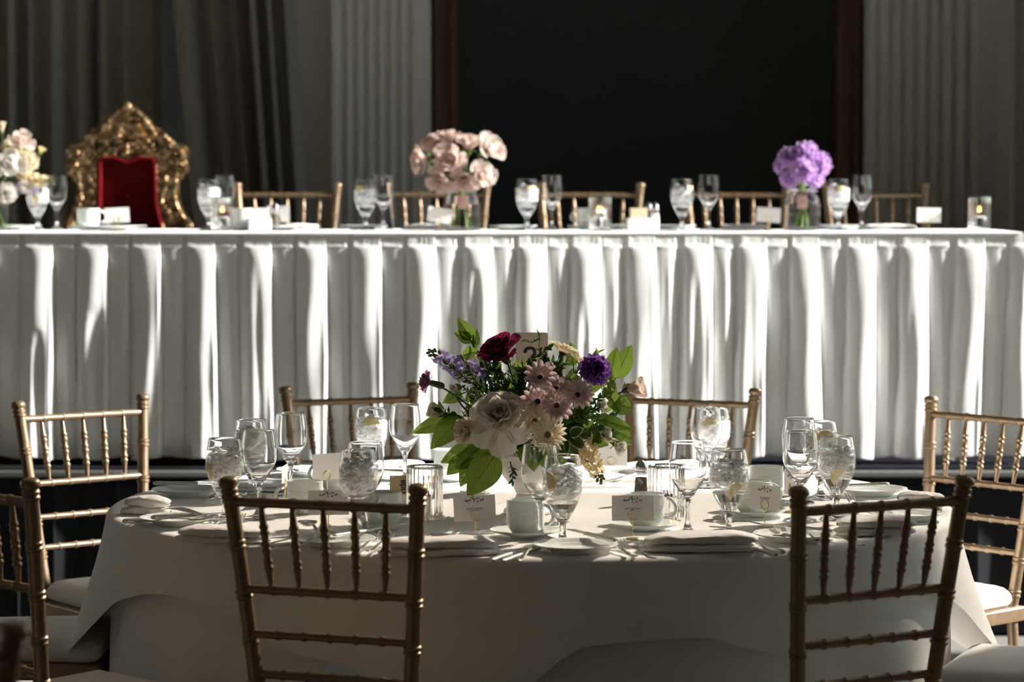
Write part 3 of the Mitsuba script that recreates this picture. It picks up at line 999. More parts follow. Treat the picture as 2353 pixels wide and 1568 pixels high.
def place_card(text=None, w=.081, h=.049, z0=.030, tilt=0.0, printed=True, grey=False):
    """A card in the ring of a gold wire holder; the card faces -y."""
    c = Proto()
    c.add('holder_base', lathe([(0, 0), (.0135, 0), (.0138, .0008), (.0130, .0016), (0, .0018)], 28), 'm_brass', 30, label='round gold foot')
    c.add('holder_stem', tube([(0, 0, .001), (0, 0, z0 + .006)], .0009, 8), 'm_brass', 40)
    a = np.linspace(0, 2 * PI, 33)
    for y in (-.0012, .0022):
        c.add('holder_ring', tube(np.stack([.0098 * np.sin(a), a * 0 + y, z0 + .0155 - .0098 * np.cos(a)], -1), .0009, 8, False), 'm_brass', True)
    R = mat((0, 0, z0 + .005), 0, 0, tilt)
    c.add('card', moved(box(w, .0005, h, (0, .0005, h / 2)), R), 'm_paper', False, label='white name card')
    if printed:
        s = moved(sprig_mark(.020), mat((0, .0001, h * .78)))
        c.add('card__printed_sprig', moved(s, R), 'm_ink', False)
    if text:
        t = meshkit.text_mesh(text, .0030, .0002, True)
        t.apply_scale([.86, 1, 1])
        b = t.bounds
        t.apply_translation([-(b[0, 0] + b[1, 0]) / 2, 0, 0])
        t.apply_transform(XZ)
        t.apply_translation([0, .0002, h * .45])
        c.add('card__lettering', moved(t, R), 'm_ink', False)
    return c


def napkin(L, W, H, seed, layers=2, taper=.8):
    """A folded cloth napkin, its long side along x: thick folds on each other, each a flattened loop with a rounded front edge."""
    c = Proto()
    n, m_ = 44, 24
    share = [.42, .62] if layers == 2 else [1.0]
    z0 = 0.0
    for k in range(layers):
        hk = H * share[k]
        u = np.linspace(-1, 1, n)
        end = np.clip(1 - np.abs(u) ** (3.6 - .8 * k), 0, 1) ** .5
        ww = W / 2 * (taper * end + (1 - taper)) * (1.0 - .07 * k)
        hh = hk / 2 * np.maximum(.30, end ** .8)
        g = np.arange(m_) * 2 * PI / m_
        cs, sn = np.sign(np.cos(g)) * np.abs(np.cos(g)) ** .6, np.sign(np.sin(g)) * np.abs(np.sin(g)) ** .62
        q = np.stack(np.broadcast_arrays(u[:, None] * 3.2 + 3 * k, 1.6 * np.cos(g)[None], 1.6 * np.sin(g)[None] + seed), -1)
        wob = .0050 * (meshkit.noise(q, seed + k) - .5) + .0022 * (meshkit.noise(q * 2.7, seed + 9 + k) - .5)
        V = np.stack([np.repeat((u * L / 2 * (1 - .05 * k))[:, None], m_, 1) + .004 * k,
                      ww[:, None] * cs[None] + .007 * np.sin(u * 2.2 + k + seed)[:, None] + wob * .6,
                      z0 + hk / 2 - (hk / 2 - hh)[:, None] * .5 + hh[:, None] * sn[None] * (1 + .12 * np.sin(u * 2.6 + seed)[:, None]) + wob], -1)
        V[:, :, 2] = np.maximum(V[:, :, 2], .0004 + .0002 * k)
        m = grid_mesh(V.transpose(1, 0, 2), True)
        m.invert()
        c.add('fold', m, 'm_napkin', True)
        z0 += hk * .93
    return c


def strip(pts, w, bsdf='m_menu'):
    """A paper strip along a polyline, of width w, with uv along it."""
    p = spl(pts, 30)
    t = np.gradient(p, axis=0)
    side = np.cross(t, [0, 0, 1.0])
    side /= np.linalg.norm(side, axis=1, keepdims=True)
    V = np.stack([p + side * w / 2 * s for s in np.linspace(-1, 1, 5)], 1)
    m = grid_mesh(V)
    uv = grid_uv(30, 5)
    return m, uv


def votive(seed=0):
    """A ribbed clear tumbler with a small oil lamp burning in it."""
    c = Proto()
    nf, per = 22, 8
    n = nf * per
    a = np.arange(n) * 2 * PI / n
    rib = np.abs(np.cos(a * nf / 2)) ** .7

    def ring(r, z, k):
        rr = r + .0024 * rib * k
        return np.stack([rr * np.cos(a), rr * np.sin(a), a * 0 + z], -1)
    rows = [ring(.001, .0005, 0), ring(.033, .0005, 0), ring(.0345, .002, .5), ring(.0352, .006, 1), ring(.0352, .107, 1), ring(.0350, .1105, .9), ring(.0338, .1125, .5), ring(.0325, .1115, 0), ring(.0318, .108, 0), ring(.0318, .016, 0), ring(.028, .0125, 0), ring(.001, .012, 0)]
    m = grid_mesh(np.stack(rows, 1), True)
    m.invert()
    c.add('glass', m, 'm_glass', 50)
    c.add('oil_lamp', lathe([(0, .0135), (.017, .0135), (.0185, .016), (.0185, .044), (.016, .048), (.006, .050), (0, .050)], 28), 'm_glass', 40)
    c.add('oil_lamp__collar', lathe([(0, .0502), (.0125, .0502), (.013, .0515), (.0065, .053), (.0035, .056), (.0035, .0605), (0, .0605)], 20), 'm_black_metal', 30)
    fl = [(0, .0612), (.0016, .0625), (.0025, .066), (.0022, .071), (.0012, .077), (0, .084)]
    fm = lathe(spl(fl, 16), 14)
    c.add('oil_lamp__flame', mikit.ply(fm, {'type': 'diffuse', 'reflectance': rgb(0, 0, 0)}, smooth=True, emitter={'type': 'area', 'radiance': rgb(3.2, 1.35, .34), 'sampling_weight': 0.02}), None)
    return c


def shaker(fill):
    c = Proto()
    n = 8
    body = lathe([(0, .001), (.0165, .001), (.0172, .003), (.0128, .066), (.0118, .067), (0, .067)], n)
    c.add('body', body, 'm_thin', False, label='faceted clear glass')
    c.add('filling', lathe([(0, .0015), (.0150, .0015), (.0155, .004), (.0124, .056), (0, .057)], n), fill, False)
    c.add('cap', lathe(spl([(.0135, .066), (.0138, .069), (.0128, .0705), (.0134, .0725), (.0132, .078), (.0105, .086), (.006, .092), (.0025, .0945), (0, .095)], 24), 24), 'm_chrome', 50, label='chrome dome cap')
    return c


def packets(front, back, lettering=None):
    """A white ceramic caddy holding sweetener packets."""
    c = Proto()
    w, d, h, t = .070, .052, .042, .004
    outer, inner = rounded(sbox(-w / 2, -d / 2, w / 2, d / 2).buffer(.003), h, .003), sbox(-w / 2 + t, -d / 2 + t, w / 2 - t, d / 2 - t)
    man = m3d.Manifold(m3d.Mesh(np.asarray(outer.vertices, np.float32), np.asarray(outer.faces, np.uint32)))
    im = extrude(inner, h)
    im.apply_translation([0, 0, .005])
    sub = m3d.Manifold(m3d.Mesh(np.asarray(im.vertices, np.float32), np.asarray(im.faces, np.uint32)))
    r = (man - sub).to_mesh()
    c.add('body', trimesh.Trimesh(r.vert_properties[:, :3], r.tri_verts, process=False), 'm_china', 30)
    k = 0
    for y in np.linspace(-.018, .018, 9):
        b = front if k < 6 else back
        c.add('packet', moved(box(.054, .0028, .060, (0, 0, .036), .0007), mat((.0008 * (k % 3), y, .009), 0, .05 * (k % 2) - .02)), b, False)
        k += 1
    if lettering:
        tx = meshkit.text_mesh(lettering, .012, .0003, True)
        tx.apply_transform(mat((0, 0, 0), PI / 2))
        tx.apply_transform(XZ)
        b = tx.bounds
        tx.apply_translation([.004 - b[1, 0], -.0208 - b[1, 1], .052 - (b[0, 2] + b[1, 2]) / 2 + .004])
        c.add('packet__lettering', tx, 'm_ink', False)
    return c


GOBS = [goblet(1, .150, (-2.45, .122, -1.35)), goblet(2, .151, None), goblet(3, .149, (-2.75, .104, -1.5)), goblet(4, .146, (-1.30, .088, .9)), goblet(5, .151, (-1.6, .134, 0.2))]
WINE, CUP, SAUCER, PLATE = wine_glass(), cup(), saucer(), plate()
FORK, SPOON, TEASPOON, KNIFE, BUTTER = fork(), spoon(), spoon(.80), knife(), knife(.165)
VOT, PEPPER, SALT = votive(), shaker('m_pepper'), shaker('m_salt')
scene['m_packet'] = pr((0.62, 0.54, 0.36), 0.6)
scene['m_packet_brown'] = pr((0.42, 0.19, 0.07), 0.6)
scene['m_packet_white'] = pr((0.80, 0.76, 0.66), 0.6)
scene['m_packet_pink'] = pr((0.75, 0.42, 0.36), 0.6)


def gd(rim_y, hgt):
    """Distance of a thing of height hgt on the round table whose rim shows at rim_y."""
    return (TZ and (CAMZ - TZ - hgt) * FPX / (rim_y - 455.0))


def rt(px, d):
    """Point on the round table top at distance d below image column px."""
    return np.array([(px - 1176.5) / FPX * d, d, TZ + .0012])


def tp_(px, py):
    p = on_z(px, py, TZ)
    p[2] = TZ + .0012
    return p


GG, GW = 'ice water goblets on the round table', 'empty wine glasses on the round table'
for i, (px, ry, var, rz, lab) in enumerate([
        (1293, 1050, 0, 0.0, 'goblet of ice water with a lemon wedge, at the front before the flowers'),
        (822, 1038, 1, 0.4, 'goblet of ice water behind the front left chair, beside the ribbed cup'),
        (1677, 1036, 3, 0.1, 'goblet of ice water with lemon low in it, left of the front right chair'),
        (1925, 1006, 3, -.25, 'goblet of ice water above the front right chair, farthest right'),
        (1888, 971, 4, 0.2, 'goblet of ice water partly behind two wine glasses at the right'),
        (1642, 941, 4, -.3, 'goblet of ice water at the back right, behind a wine glass and before a chair'),
        (852, 940, 4, .1, 'goblet of ice water with lemon on top at the back, left of the flowers'),
        (576, 967, 1, 2.4, 'goblet of ice water at the back left, seen through a wine glass'),
        (514, 1011, 2, 0.0, 'goblet of ice water farthest left, lemon at its left side')]):
    place(GOBS[var], 'water_goblet', mat(rt(px, gd(ry, .170)), rz), lab, 'water glass', GG)
for px, ry, lab in [
        (1241, 1026, 'empty wine glass touching the front goblet of ice water, before the flowers'),
        (1582, 1018, 'empty wine glass in front of the right ribbed candle holder'),
        (1842, 994, 'empty wine glass above the left end of the front right chair'),
        (1838, 964, 'empty wine glass at the right, behind another wine glass'),
        (1624, 938, 'empty wine glass at the back right, in front of a goblet of ice water'),
        (930, 932, 'empty wine glass at the back, next to the leaves on the left of the flowers'),
        (666, 952, 'empty wine glass at the back left, in front of a chair stile'),
        (593, 991, 'empty wine glass at the left, before a goblet of ice water'),
        (838, 1019, 'empty wine glass hidden behind the ice water goblet next to the front left chair')]:
    place(WINE, 'wine_glass', mat(rt(px, gd(ry, .183))), lab, 'wine glass', GW)

CUPS = [(1208, 1236, -.5, 1, 'in front of the flower vase'), (1483, 1220, -.15, 1, 'behind the right front name card'),
        (1730, 1188, .25, 1, 'behind the narrow name card at the right'), (1760, 1150, .0, 1, 'rearmost of the two at the right'),
        (701, 1180, PI + .1, 0, 'behind the chair rail at the front left, handle to the left'), (772, 1128, PI + .2, 0, 'beside the upright card at the back left'),
        (880, 1216, -PI / 2 - .15, 1, 'left of the left candle holder'), (1034, 1106, .4, 1, 'half hidden under the leaves left of the vase')]
for px, py, rz, sc, lab in CUPS:
    p = tp_(px, py)
    place(CUP, 'cup', mat(p + [0, 0, .0060 * sc], rz), 'white ribbed china cup ' + lab, 'cup', 'china cups on the round table')
    if sc:
        place(SAUCER, 'saucer', mat(p), 'white saucer under the china cup ' + lab, 'saucer', 'saucers on the round table')
place(SAUCER, 'saucer', mat(tp_(1730, 1096)), 'white saucer at the back right, alone behind the cups', 'saucer', 'saucers on the round table')

for px, py, lab in [(1322, 1270, 'at the front edge, in the middle'), (412, 1207, 'at the left edge beside the rolled napkin, nearest of the two'),
                    (432, 1140, 'farther back at the left edge'), (767, 1256, 'seen between the spindles of the front left chair'),
                    (1826, 1245, 'beside the left stile of the front right chair'), (2083, 1196, 'at the right edge, behind the front right chair'),
                    (2002, 1139, 'at the back right edge'), (712, 1094, 'at the back left'), (1510, 1084, 'at the back right, behind the shaker')]:
    place(PLATE, 'plate', mat(tp_(px, py)), 'white rimmed bread plate ' + lab, 'plate', 'bread plates on the round table')

NAPS = [(1008, 1275, .225, .085, .033, 0.03, 'at the front edge, left of the middle'), (1606, 1266, .225, .095, .034, .05, 'at the front edge, right of the middle'),
        (2008, 1228, .165, .10, .034, .12, 'behind the spindles of the front right chair'), (336, 1181, .105, .075, .036, -.08, 'at the left edge with a menu strip'),
        (510, 1246, .190, .085, .030, -.12, 'behind the left stile of the front left chair'), (2112, 1166, .105, .075, .032, .15, 'at the right edge with a menu strip'),
        (612, 1128, .150, .075, .020, -.15, 'at the back left behind the wine glasses'), (905, 1078, .150, .075, .018, .05, 'at the back, left of the flowers'),
        (1560, 1076, .140, .075, .016, .0, 'at the back, right of the flowers')]
for i, (px, py, L, W, H, rz, lab) in enumerate(NAPS):
    place(napkin(L, W, H, 30 + i, 2), 'napkin', mat(tp_(px, py), rz), 'white folded napkin ' + lab, 'napkin', 'folded napkins on the round table')


def flat(px0, py0, px1, py1, proto, name, lab, cat, group, dz=0.0, rx=0.0):
    a, b = tp_(px0, py0), tp_(px1, py1)
    rz = math.atan2(b[1] - a[1], b[0] - a[0])
    place(proto, name, mat(a + [0, 0, dz], rz) @ mat((0, 0, 0), 0, 0, -rx), lab, cat, group)


GC = 'silver cutlery on the round table'
for n_, pr_, cat, a, b, dz, rx, lab in [
        ('knife', KNIFE, 'knife', (1127, 1296), (1222, 1262), 0, 0, 'left of the front middle plate, its handle at the edge'),
        ('knife', KNIFE, 'knife', (1152, 1298), (1244, 1264), 0, 0, 'second from the left beside the front middle plate'),
        ('spoon', SPOON, 'spoon', (1190, 1297), (1248, 1256), 0, 0, 'touching the front middle plate, bowl towards the goblet'),
        ('butter_knife', BUTTER, 'knife', (1412, 1270), (1340, 1255), .0165, .02, 'lying across the front middle plate'),
        ('fork', FORK, 'fork', (1505, 1292), (1375, 1245), 0, 0, 'right of the front middle plate, handle end at the edge'),
        ('fork', FORK, 'fork', (1462, 1287), (1345, 1245), 0, 0, 'just behind the front middle plate'),
        ('spoon', SPOON, 'spoon', (1772, 1275), (1690, 1238), 0, 0, 'with a dark bowl beside the right front napkin'),
        ('knife', KNIFE, 'knife', (1800, 1277), (1700, 1247), 0, 0, 'right of the right front napkin'),
        ('knife', KNIFE, 'knife', (1784, 1283), (1680, 1255), 0, 0, 'along the right front napkin'),
        ('fork', FORK, 'fork', (1840, 1262), (1766, 1220), .004, .0, 'behind the front right plate, left one'),
        ('fork', FORK, 'fork', (1888, 1258), (1800, 1216), .004, .0, 'behind the front right plate, right one'),
        ('teaspoon', TEASPOON, 'spoon', (1800, 1218), (1730, 1214), 0, 0, 'in front of the narrow name card'),
        ('butter_knife', BUTTER, 'knife', (1910, 1248), (1790, 1236), .0165, 0, 'lying on the plate by the front right chair'),
        ('fork', FORK, 'fork', (1985, 1262), (1905, 1240), 0, 0, 'behind the left spindle of the front right chair'),
        ('butter_knife', BUTTER, 'knife', (348, 1216), (470, 1208), .0165, 0, 'lying on the plate at the left edge'),
        ('knife', KNIFE, 'knife', (282, 1205), (400, 1200), 0, 0, 'at the left table edge, left of the plate'),
        ('spoon', SPOON, 'spoon', (284, 1210), (400, 1206), 0, 0, 'at the left table edge, front of the knife'),
        ('butter_knife', BUTTER, 'knife', (352, 1134), (480, 1134), .0165, 0, 'lying on the farther plate at the left edge'),
        ('teaspoon', TEASPOON, 'spoon', (520, 1140), (450, 1164), 0, 0, 'between the two left edge plates'),
        ('fork', FORK, 'fork', (490, 1236), (575, 1200), .006, 0, 'with raised tines left of the front left chair stile'),
        ('fork', FORK, 'fork', (470, 1232), (556, 1198), .006, 0, 'left of another fork by the front left chair stile'),
        ('knife', KNIFE, 'knife', (560, 1268), (690, 1256), 0, 0, 'seen under the rail of the front left chair'),
        ('spoon', SPOON, 'spoon', (572, 1262), (705, 1250), 0, 0, 'seen between spindles of the front left chair'),
        ('butter_knife', BUTTER, 'knife', (762, 1260), (850, 1245), .0165, 0, 'lying on the plate behind the front left chair'),
        ('fork', FORK, 'fork', (818, 1280), (915, 1236), .006, 0, 'right pair beside the front left napkin, nearest'),
        ('fork', FORK, 'fork', (845, 1283), (940, 1238), .006, 0, 'right pair beside the front left napkin, farther right'),
        ('fork', FORK, 'fork', (700, 1262), (765, 1222), .004, 0, 'behind the middle spindle of the front left chair'),
        ('spoon', SPOON, 'spoon', (740, 1240), (690, 1206), .004, 0, 'with a dark bowl behind the front left chair'),
        ('teaspoon', TEASPOON, 'spoon', (1130, 1252), (1010, 1240), 0, 0, 'in front of the left front name card'),
        ('butter_knife', BUTTER, 'knife', (2042, 1136), (1930, 1140), .0165, 0, 'lying on the plate at the back right edge'),
        ('knife', KNIFE, 'knife', (2162, 1198), (2050, 1188), .0165, 0, 'lying across the plate at the right edge'),
        ('fork', FORK, 'fork', (2010, 1178), (1940, 1150), 0, 0, 'behind the front right chair, near the rightmost goblet'),
        ('spoon', SPOON, 'spoon', (2030, 1186), (1960, 1160), 0, 0, 'right of the rightmost goblet'),
        ('knife', KNIFE, 'knife', (690, 1090), (760, 1092), .0165, 0, 'lying on the back left plate'),
        ('fork', FORK, 'fork', (985, 1090), (900, 1078), 0, 0, 'behind the left candle holder'),
        ('knife', KNIFE, 'knife', (1460, 1096), (1400, 1112), 0, 0, 'behind the pepper shaker'),
        ('knife', KNIFE, 'knife', (850, 1086), (950, 1092), 0, 0, 'at the back, left of the leaves')]:
    flat(*a, *b, pr_, n_, f'silver {n_.replace("_", " ")} {lab}', cat, GC, dz, rx)

for px, py, rz, kw, lab in [
        (1092, 1240, .06, dict(text='NORBERTO ROJAS', tilt=-.05), 'left of the vase, its name in small capitals'),
        (1454, 1240, 0.0, dict(text='MATTHEW ROJAS'), 'before the right front cup'),
        (1757, 1213, -.82, dict(text='WILMA ROJAS'), 'turned sideways, left of the front right chair'),
        (1815, 1178, -1.35, dict(text='ROJAS'), 'almost edge-on between cups and wine glasses, gold foot in view'),
        (755, 1226, .10, dict(text='ROJAS'), 'behind the top rail of the front left chair'),
        (752, 1140, .75, dict(text=None, printed=False, h=.058), 'leaning upright behind the cups at the back left'),
        (1404, 1106, -.1, dict(text=None, printed=False, h=.052, w=.075), 'behind the hanging cream flowers'),
        (655, 1160, 1.5, dict(text=None, printed=False), 'edge-on at the left between glass stems')]:
    place(place_card(**kw), 'place_card', mat(tp_(px, py), rz), 'white place card ' + lab, 'place card', 'place cards on the round table')

for px, py, lab in [(976, 1198, 'left of the vase'), (1530, 1196, 'right of the vase, behind a wine glass'), (1094, 1134, 'behind the drooping leaves')]:
    place(VOT, 'candle_holder', mat(tp_(px, py), .2), 'ribbed glass candle holder with a burning lamp, ' + lab, 'candle holder', 'candle holders on the round table')
place(PEPPER, 'pepper_shaker', mat(tp_(1473, 1158), .2), 'faceted glass pepper shaker with a chrome cap beside the right candle holder', 'shaker')
p = rt(925, 5.62)
place(packets('m_packet', 'm_packet_brown', 'nda'), 'sugar_caddy', mat(p, .12), 'white caddy of sweetener packets left of the left candle holder', 'sugar caddy')

# menus
for px0, pts, w, lab in [
        (0, [(372, 1170, .034), (400, 1168, .036), (440, 1176, .030), (480, 1190, .018), (520, 1192, .012), (560, 1188, .008)], .040, 'waving out of the napkin at the left edge'),
        (0, [(2075, 1158, .034), (2020, 1154, .030), (1960, 1156, .020), (1900, 1164, .012), (1850, 1170, .006)], .040, 'waving out of the napkin at the right edge'),
        (0, [(960, 1262, .006), (1040, 1258, .010), (1110, 1254, .008), (1165, 1246, .004)], .050, 'behind the left front napkin'),
        (0, [(1440, 1250, .006), (1500, 1248, .008), (1560, 1243, .005), (1620, 1240, .004)], .050, 'behind the right front napkin'),
        (0, [(1800, 1230, .010), (1850, 1212, .008), (1900, 1200, .004)], .050, 'behind the plate beside the front right chair')]:
    P = []
    for x_, y_, z_ in pts:
        q = on_z(x_, y_, TZ + z_)
        P.append(q)
    m, uv = strip(np.array(P), w)
    single('menu', m, 'm_menu', 'white printed paper menu ' + lab, 'menu', 'menus on the round table', smooth=True, uv=uv)

# ------------------------------------------------------------------ flowers
def thin(c, tr=1.0, rough=0.6):
    c = c if isinstance(c, dict) else rgb(*c)
    return {'type': 'principledthin', 'base_color': c, 'roughness': rough, 'diff_trans': tr, 'spec_trans': 0.0, 'eta': 1.35}


def leaf_col(a, b):
    def fn(p, n, uv):
        import drjit as dr
        v = dr.abs(uv.y - 0.5)
        rib = mikit.smoothstep(0.035, 0.0, v)
        vein = mikit.smoothstep(0.80, 0.97, 0.5 + 0.5 * dr.sin((uv.x * 9 - v * 7) * 6.283)) * 0.55
        mott = F(p.x * 90, p.y * 90, p.z * 90)
        return mikit.mix(mikit.mix(a, b, mott), (0.30, 0.36, 0.12), dr.maximum(rib * 0.8, vein * 0.5))
    return fn


def edge_col(a, b):
    """Variegated leaf: a pale rim round a green centre."""
    def fn(p, n, uv):
        import drjit as dr
        d = dr.minimum(dr.minimum(uv.y, 1 - uv.y), (1 - uv.x) * 0.7)
        return mikit.mix(b, a, mikit.smoothstep(0.06, 0.16, d + 0.06 * (N(p.x * 300, p.y * 300, p.z * 300) - .5)))
    return fn


scene['m_leaf'] = thin(P3(leaf_col((0.125, 0.205, 0.030), (0.165, 0.250, 0.042))), 1.65, .36)
scene['m_twig_leaf_shaded'] = thin((0.050, 0.100, 0.030), 1.2, .30)  # darkened twig green: shade inside the bouquet put into the colour
scene['m_leaf_var'] = thin(P3(edge_col((0.07, 0.13, 0.04), (0.55, 0.55, 0.34))), 0.9, .5)
scene['m_stem'] = pr((0.07, 0.11, 0.03), 0.5)
scene['m_twig'] = pr((0.05, 0.03, 0.022), 0.6)
PET = {'white': (0.74, 0.70, 0.65), 'cream': (0.78, 0.71, 0.56), 'blush': (0.64, 0.485, 0.425), 'pale': (0.77, 0.65, 0.585),
       'maroon': (0.19, 0.016, 0.062), 'purple': (0.27, 0.12, 0.42), 'lilac': (0.48, 0.40, 0.66), 'mauve': (0.64, 0.50, 0.50), 'violet': (0.66, 0.45, 0.74),
       'butter': (0.80, 0.68, 0.44), 'yellow': (0.72, 0.66, 0.36), 'dusk': (0.36, 0.17, 0.30)}
for k_, c_ in PET.items():
    scene['m_petal_' + k_] = thin(c_, 1.15)
scene['m_disc'] = pr((0.16, 0.17, 0.05), 0.8)
scene['m_disc_dark'] = pr((0.035, 0.02, 0.018), 0.8)


def petal(ang, L, W, th0, th1, r0=0.0, z0=0.0, cup=.3, ruf=0.0, roll=0.0, seed=0, shape='round', nu=9, nv=10, pw=1.0):
    """A petal of a flower whose axis is z, growing from radius r0, height z0; th0..th1: lean from the axis at base and tip."""
    v = np.linspace(0, 1, nv)
    th = th0 + (th1 - th0) * v ** pw
    ds = L / (nv - 1)
    out = r0 + np.r_[0, np.cumsum(np.sin((th[1:] + th[:-1]) / 2))] * ds
    up = z0 + np.r_[0, np.cumsum(np.cos((th[1:] + th[:-1]) / 2))] * ds
    if shape == 'fan':
        w = W * (.12 + .88 * v ** 1.3)
    elif shape == 'strap':
        w = W * np.minimum(1, .45 + 1.2 * v) * np.sqrt(np.clip(1 - v ** 5, 0.02, 1))
    elif shape == 'heart':
        w = W * v ** .7 * np.sqrt(np.clip(1 - v ** 7, 0.05, 1))
    else:
        w = W * v ** .55 * np.sqrt(np.clip(1 - v ** 5, 0.03, 1)) + .06 * W
    u = np.linspace(-1, 1, nu)
    U, V = np.meshgrid(u, v, indexing='ij')
    rng = np.random.default_rng(seed)
    p1, p2, p3 = rng.uniform(0, 6.28, 3)
    nr, nz = -np.cos(th), np.sin(th)                      # inward normal in (radial, axis)
    off = cup * U ** 2 * w - roll * np.clip(V - .6, 0, 1) ** 2 * 4 * L * .25 * (.4 + U ** 2)
    off = off + ruf * L * V ** 2 * (np.sin(5.2 * U + p1) * .6 + np.sin(9.7 * U + p2) * .4 + .5 * np.sin(3 * V * 3 + p3 + 2 * U))
    tipw = 0.0
    if shape == 'fan':
        tipw = L * .055 * (V > .85) * np.sin(17 * U + p2)
    R = out + tipw * np.sin(th) + off * nr
    Z = up + tipw * np.cos(th) + off * nz
    t = U * w * (1 - .12 * cup * U ** 2)
    c, s = math.cos(ang), math.sin(ang)
    X, Y = R * c - t * s, R * s + t * c
    return grid_mesh(np.stack([X, Y, Z], -1))


GA = 2.39996


def rose(R, col, seed, openness=1.0, n=17, inner=None):
    f, rng = Proto(), np.random.default_rng(seed)
    for i in range(n):
        k = i / (n - 1)
        a = i * GA + rng.uniform(-.2, .2)
        th0 = .02 + .55 * k ** 1.3 * openness
        th1 = -.30 + 1.75 * k ** 1.15 * openness + rng.uniform(-.1, .1)
        m = petal(a, R * (.78 + .34 * k), R * (.26 + .40 * k), th0, th1, R * (.03 + .10 * k), R * (.10 - .14 * k), .50 - .25 * k, .02 + .03 * k, .18 * k, seed * 31 + i, 'heart')
        f.add('petal', m, 'm_petal_' + (inner if inner and k < .45 else col), True)
    f.add('calyx', lathe(spl([(0, -R * .34), (R * .10, -R * .30), (R * .17, -R * .14), (R * .20, R * .02)], 10), 12), 'm_stem', True)
    for i in range(5):
        f.add('sepal', petal(i * 1.256, R * .42, R * .085, 1.0, 1.9, R * .15, -R * .1, .2, 0, 0, i, nu=3, nv=6), 'm_leaf', True)
    return f


def peony(R, col, seed):
    f, rng = Proto(), np.random.default_rng(seed)
    for i in range(9):                                   # guard petals, the lowest one hanging
        a = -PI / 2 + i * 2 * PI / 9
        low = max(0, -math.sin(a))
        f.add('petal', petal(a, R * (.98 + .42 * low ** 3), R * (.50 + .08 * low), .95, 1.55 + .35 * low, R * .08, -R * .12, .22, .035, .10, seed + i, 'heart', 11, 12), 'm_petal_' + col, True)
    for i in range(12):
        a = i * GA
        f.add('petal', petal(a, R * .92, R * .40, .55, 1.05 + .2 * rng.uniform(), R * .07, -R * .06, .42, .04, 0, seed + 20 + i, 'heart'), 'm_petal_' + col, True)
    for i in range(22):
        a = i * GA
        k = i / 21
        f.add('petal', petal(a, R * (.60 + .28 * k), R * (.20 + .14 * k), .15 + .30 * k, .05 + .75 * k + rng.uniform(-.25, .25), R * (.03 + .06 * k), 0, .55, .06, 0, seed + 50 + i, 'heart'), 'm_petal_' + ('pale' if i % 6 == 3 else col), True)
    return f


def carnation(R, col, seed, n=40, calyx=True, ruf=.085, wid=.46):
    f, rng = Proto(), np.random.default_rng(seed)
    ms = []
    for i in range(n):
        k = (i + .5) / n
        a = i * GA
        th = .05 + 1.75 * k ** .8
        ms.append(petal(a, R * rng.uniform(.88, 1.05), R * wid, th * .35, th, R * .05, -R * .1, .15, ruf, 0, seed * 17 + i, 'fan', 9, 7))
    f.add('petals', join(ms), 'm_petal_' + col, True, kind='stuff')
    if calyx:
        f.add('calyx', lathe(spl([(0, -R * 1.15), (R * .18, -R * 1.1), (R * .27, -R * .8), (R * .25, -R * .2), (R * .22, 0)], 12), 12), 'm_stem', True)
    return f


def mum(R, col, seed, rings=3, disc='m_disc', per=21, flat_=1.0):
    f, rng = Proto(), np.random.default_rng(seed)
    ms = []
    for r in range(rings):
        for i in range(per - 2 * r):
            a = i * 2 * PI / (per - 2 * r) + r * .4 + rng.uniform(-.06, .06)
            k = 1 - r / max(1, rings)
            ms.append(petal(a, R * (.42 + .58 * k) * rng.uniform(.93, 1.05), R * (.095 + .025 * k) * (21 / per) ** 1.35, .75 + .45 * k * flat_, 1.0 + .62 * k * flat_ + rng.uniform(-.12, .12), R * (.16 + .03 * k), -R * .02 * r + .002, .5, .01, 0, seed * 5 + i + 40 * r, 'strap', 5, 8))
    f.add('petals', join(ms), 'm_petal_' + col, True, kind='stuff')
    ds = []
    for i in range(40):
        q = math.sqrt((i + .5) / 40) * R * .19
        b = trimesh.creation.icosphere(1, R * .030)
        b.apply_translation([q * math.cos(i * GA), q * math.sin(i * GA), R * (.10 - .25 * (q / R) ** 2 * 6)])
        ds.append(b)
    f.add('disc', join(ds), disc, True, kind='stuff')
    f.add('calyx', lathe(spl([(0, -R * .18), (R * .2, -R * .10), (R * .26, R * .02)], 8), 12), 'm_stem', True)
    return f


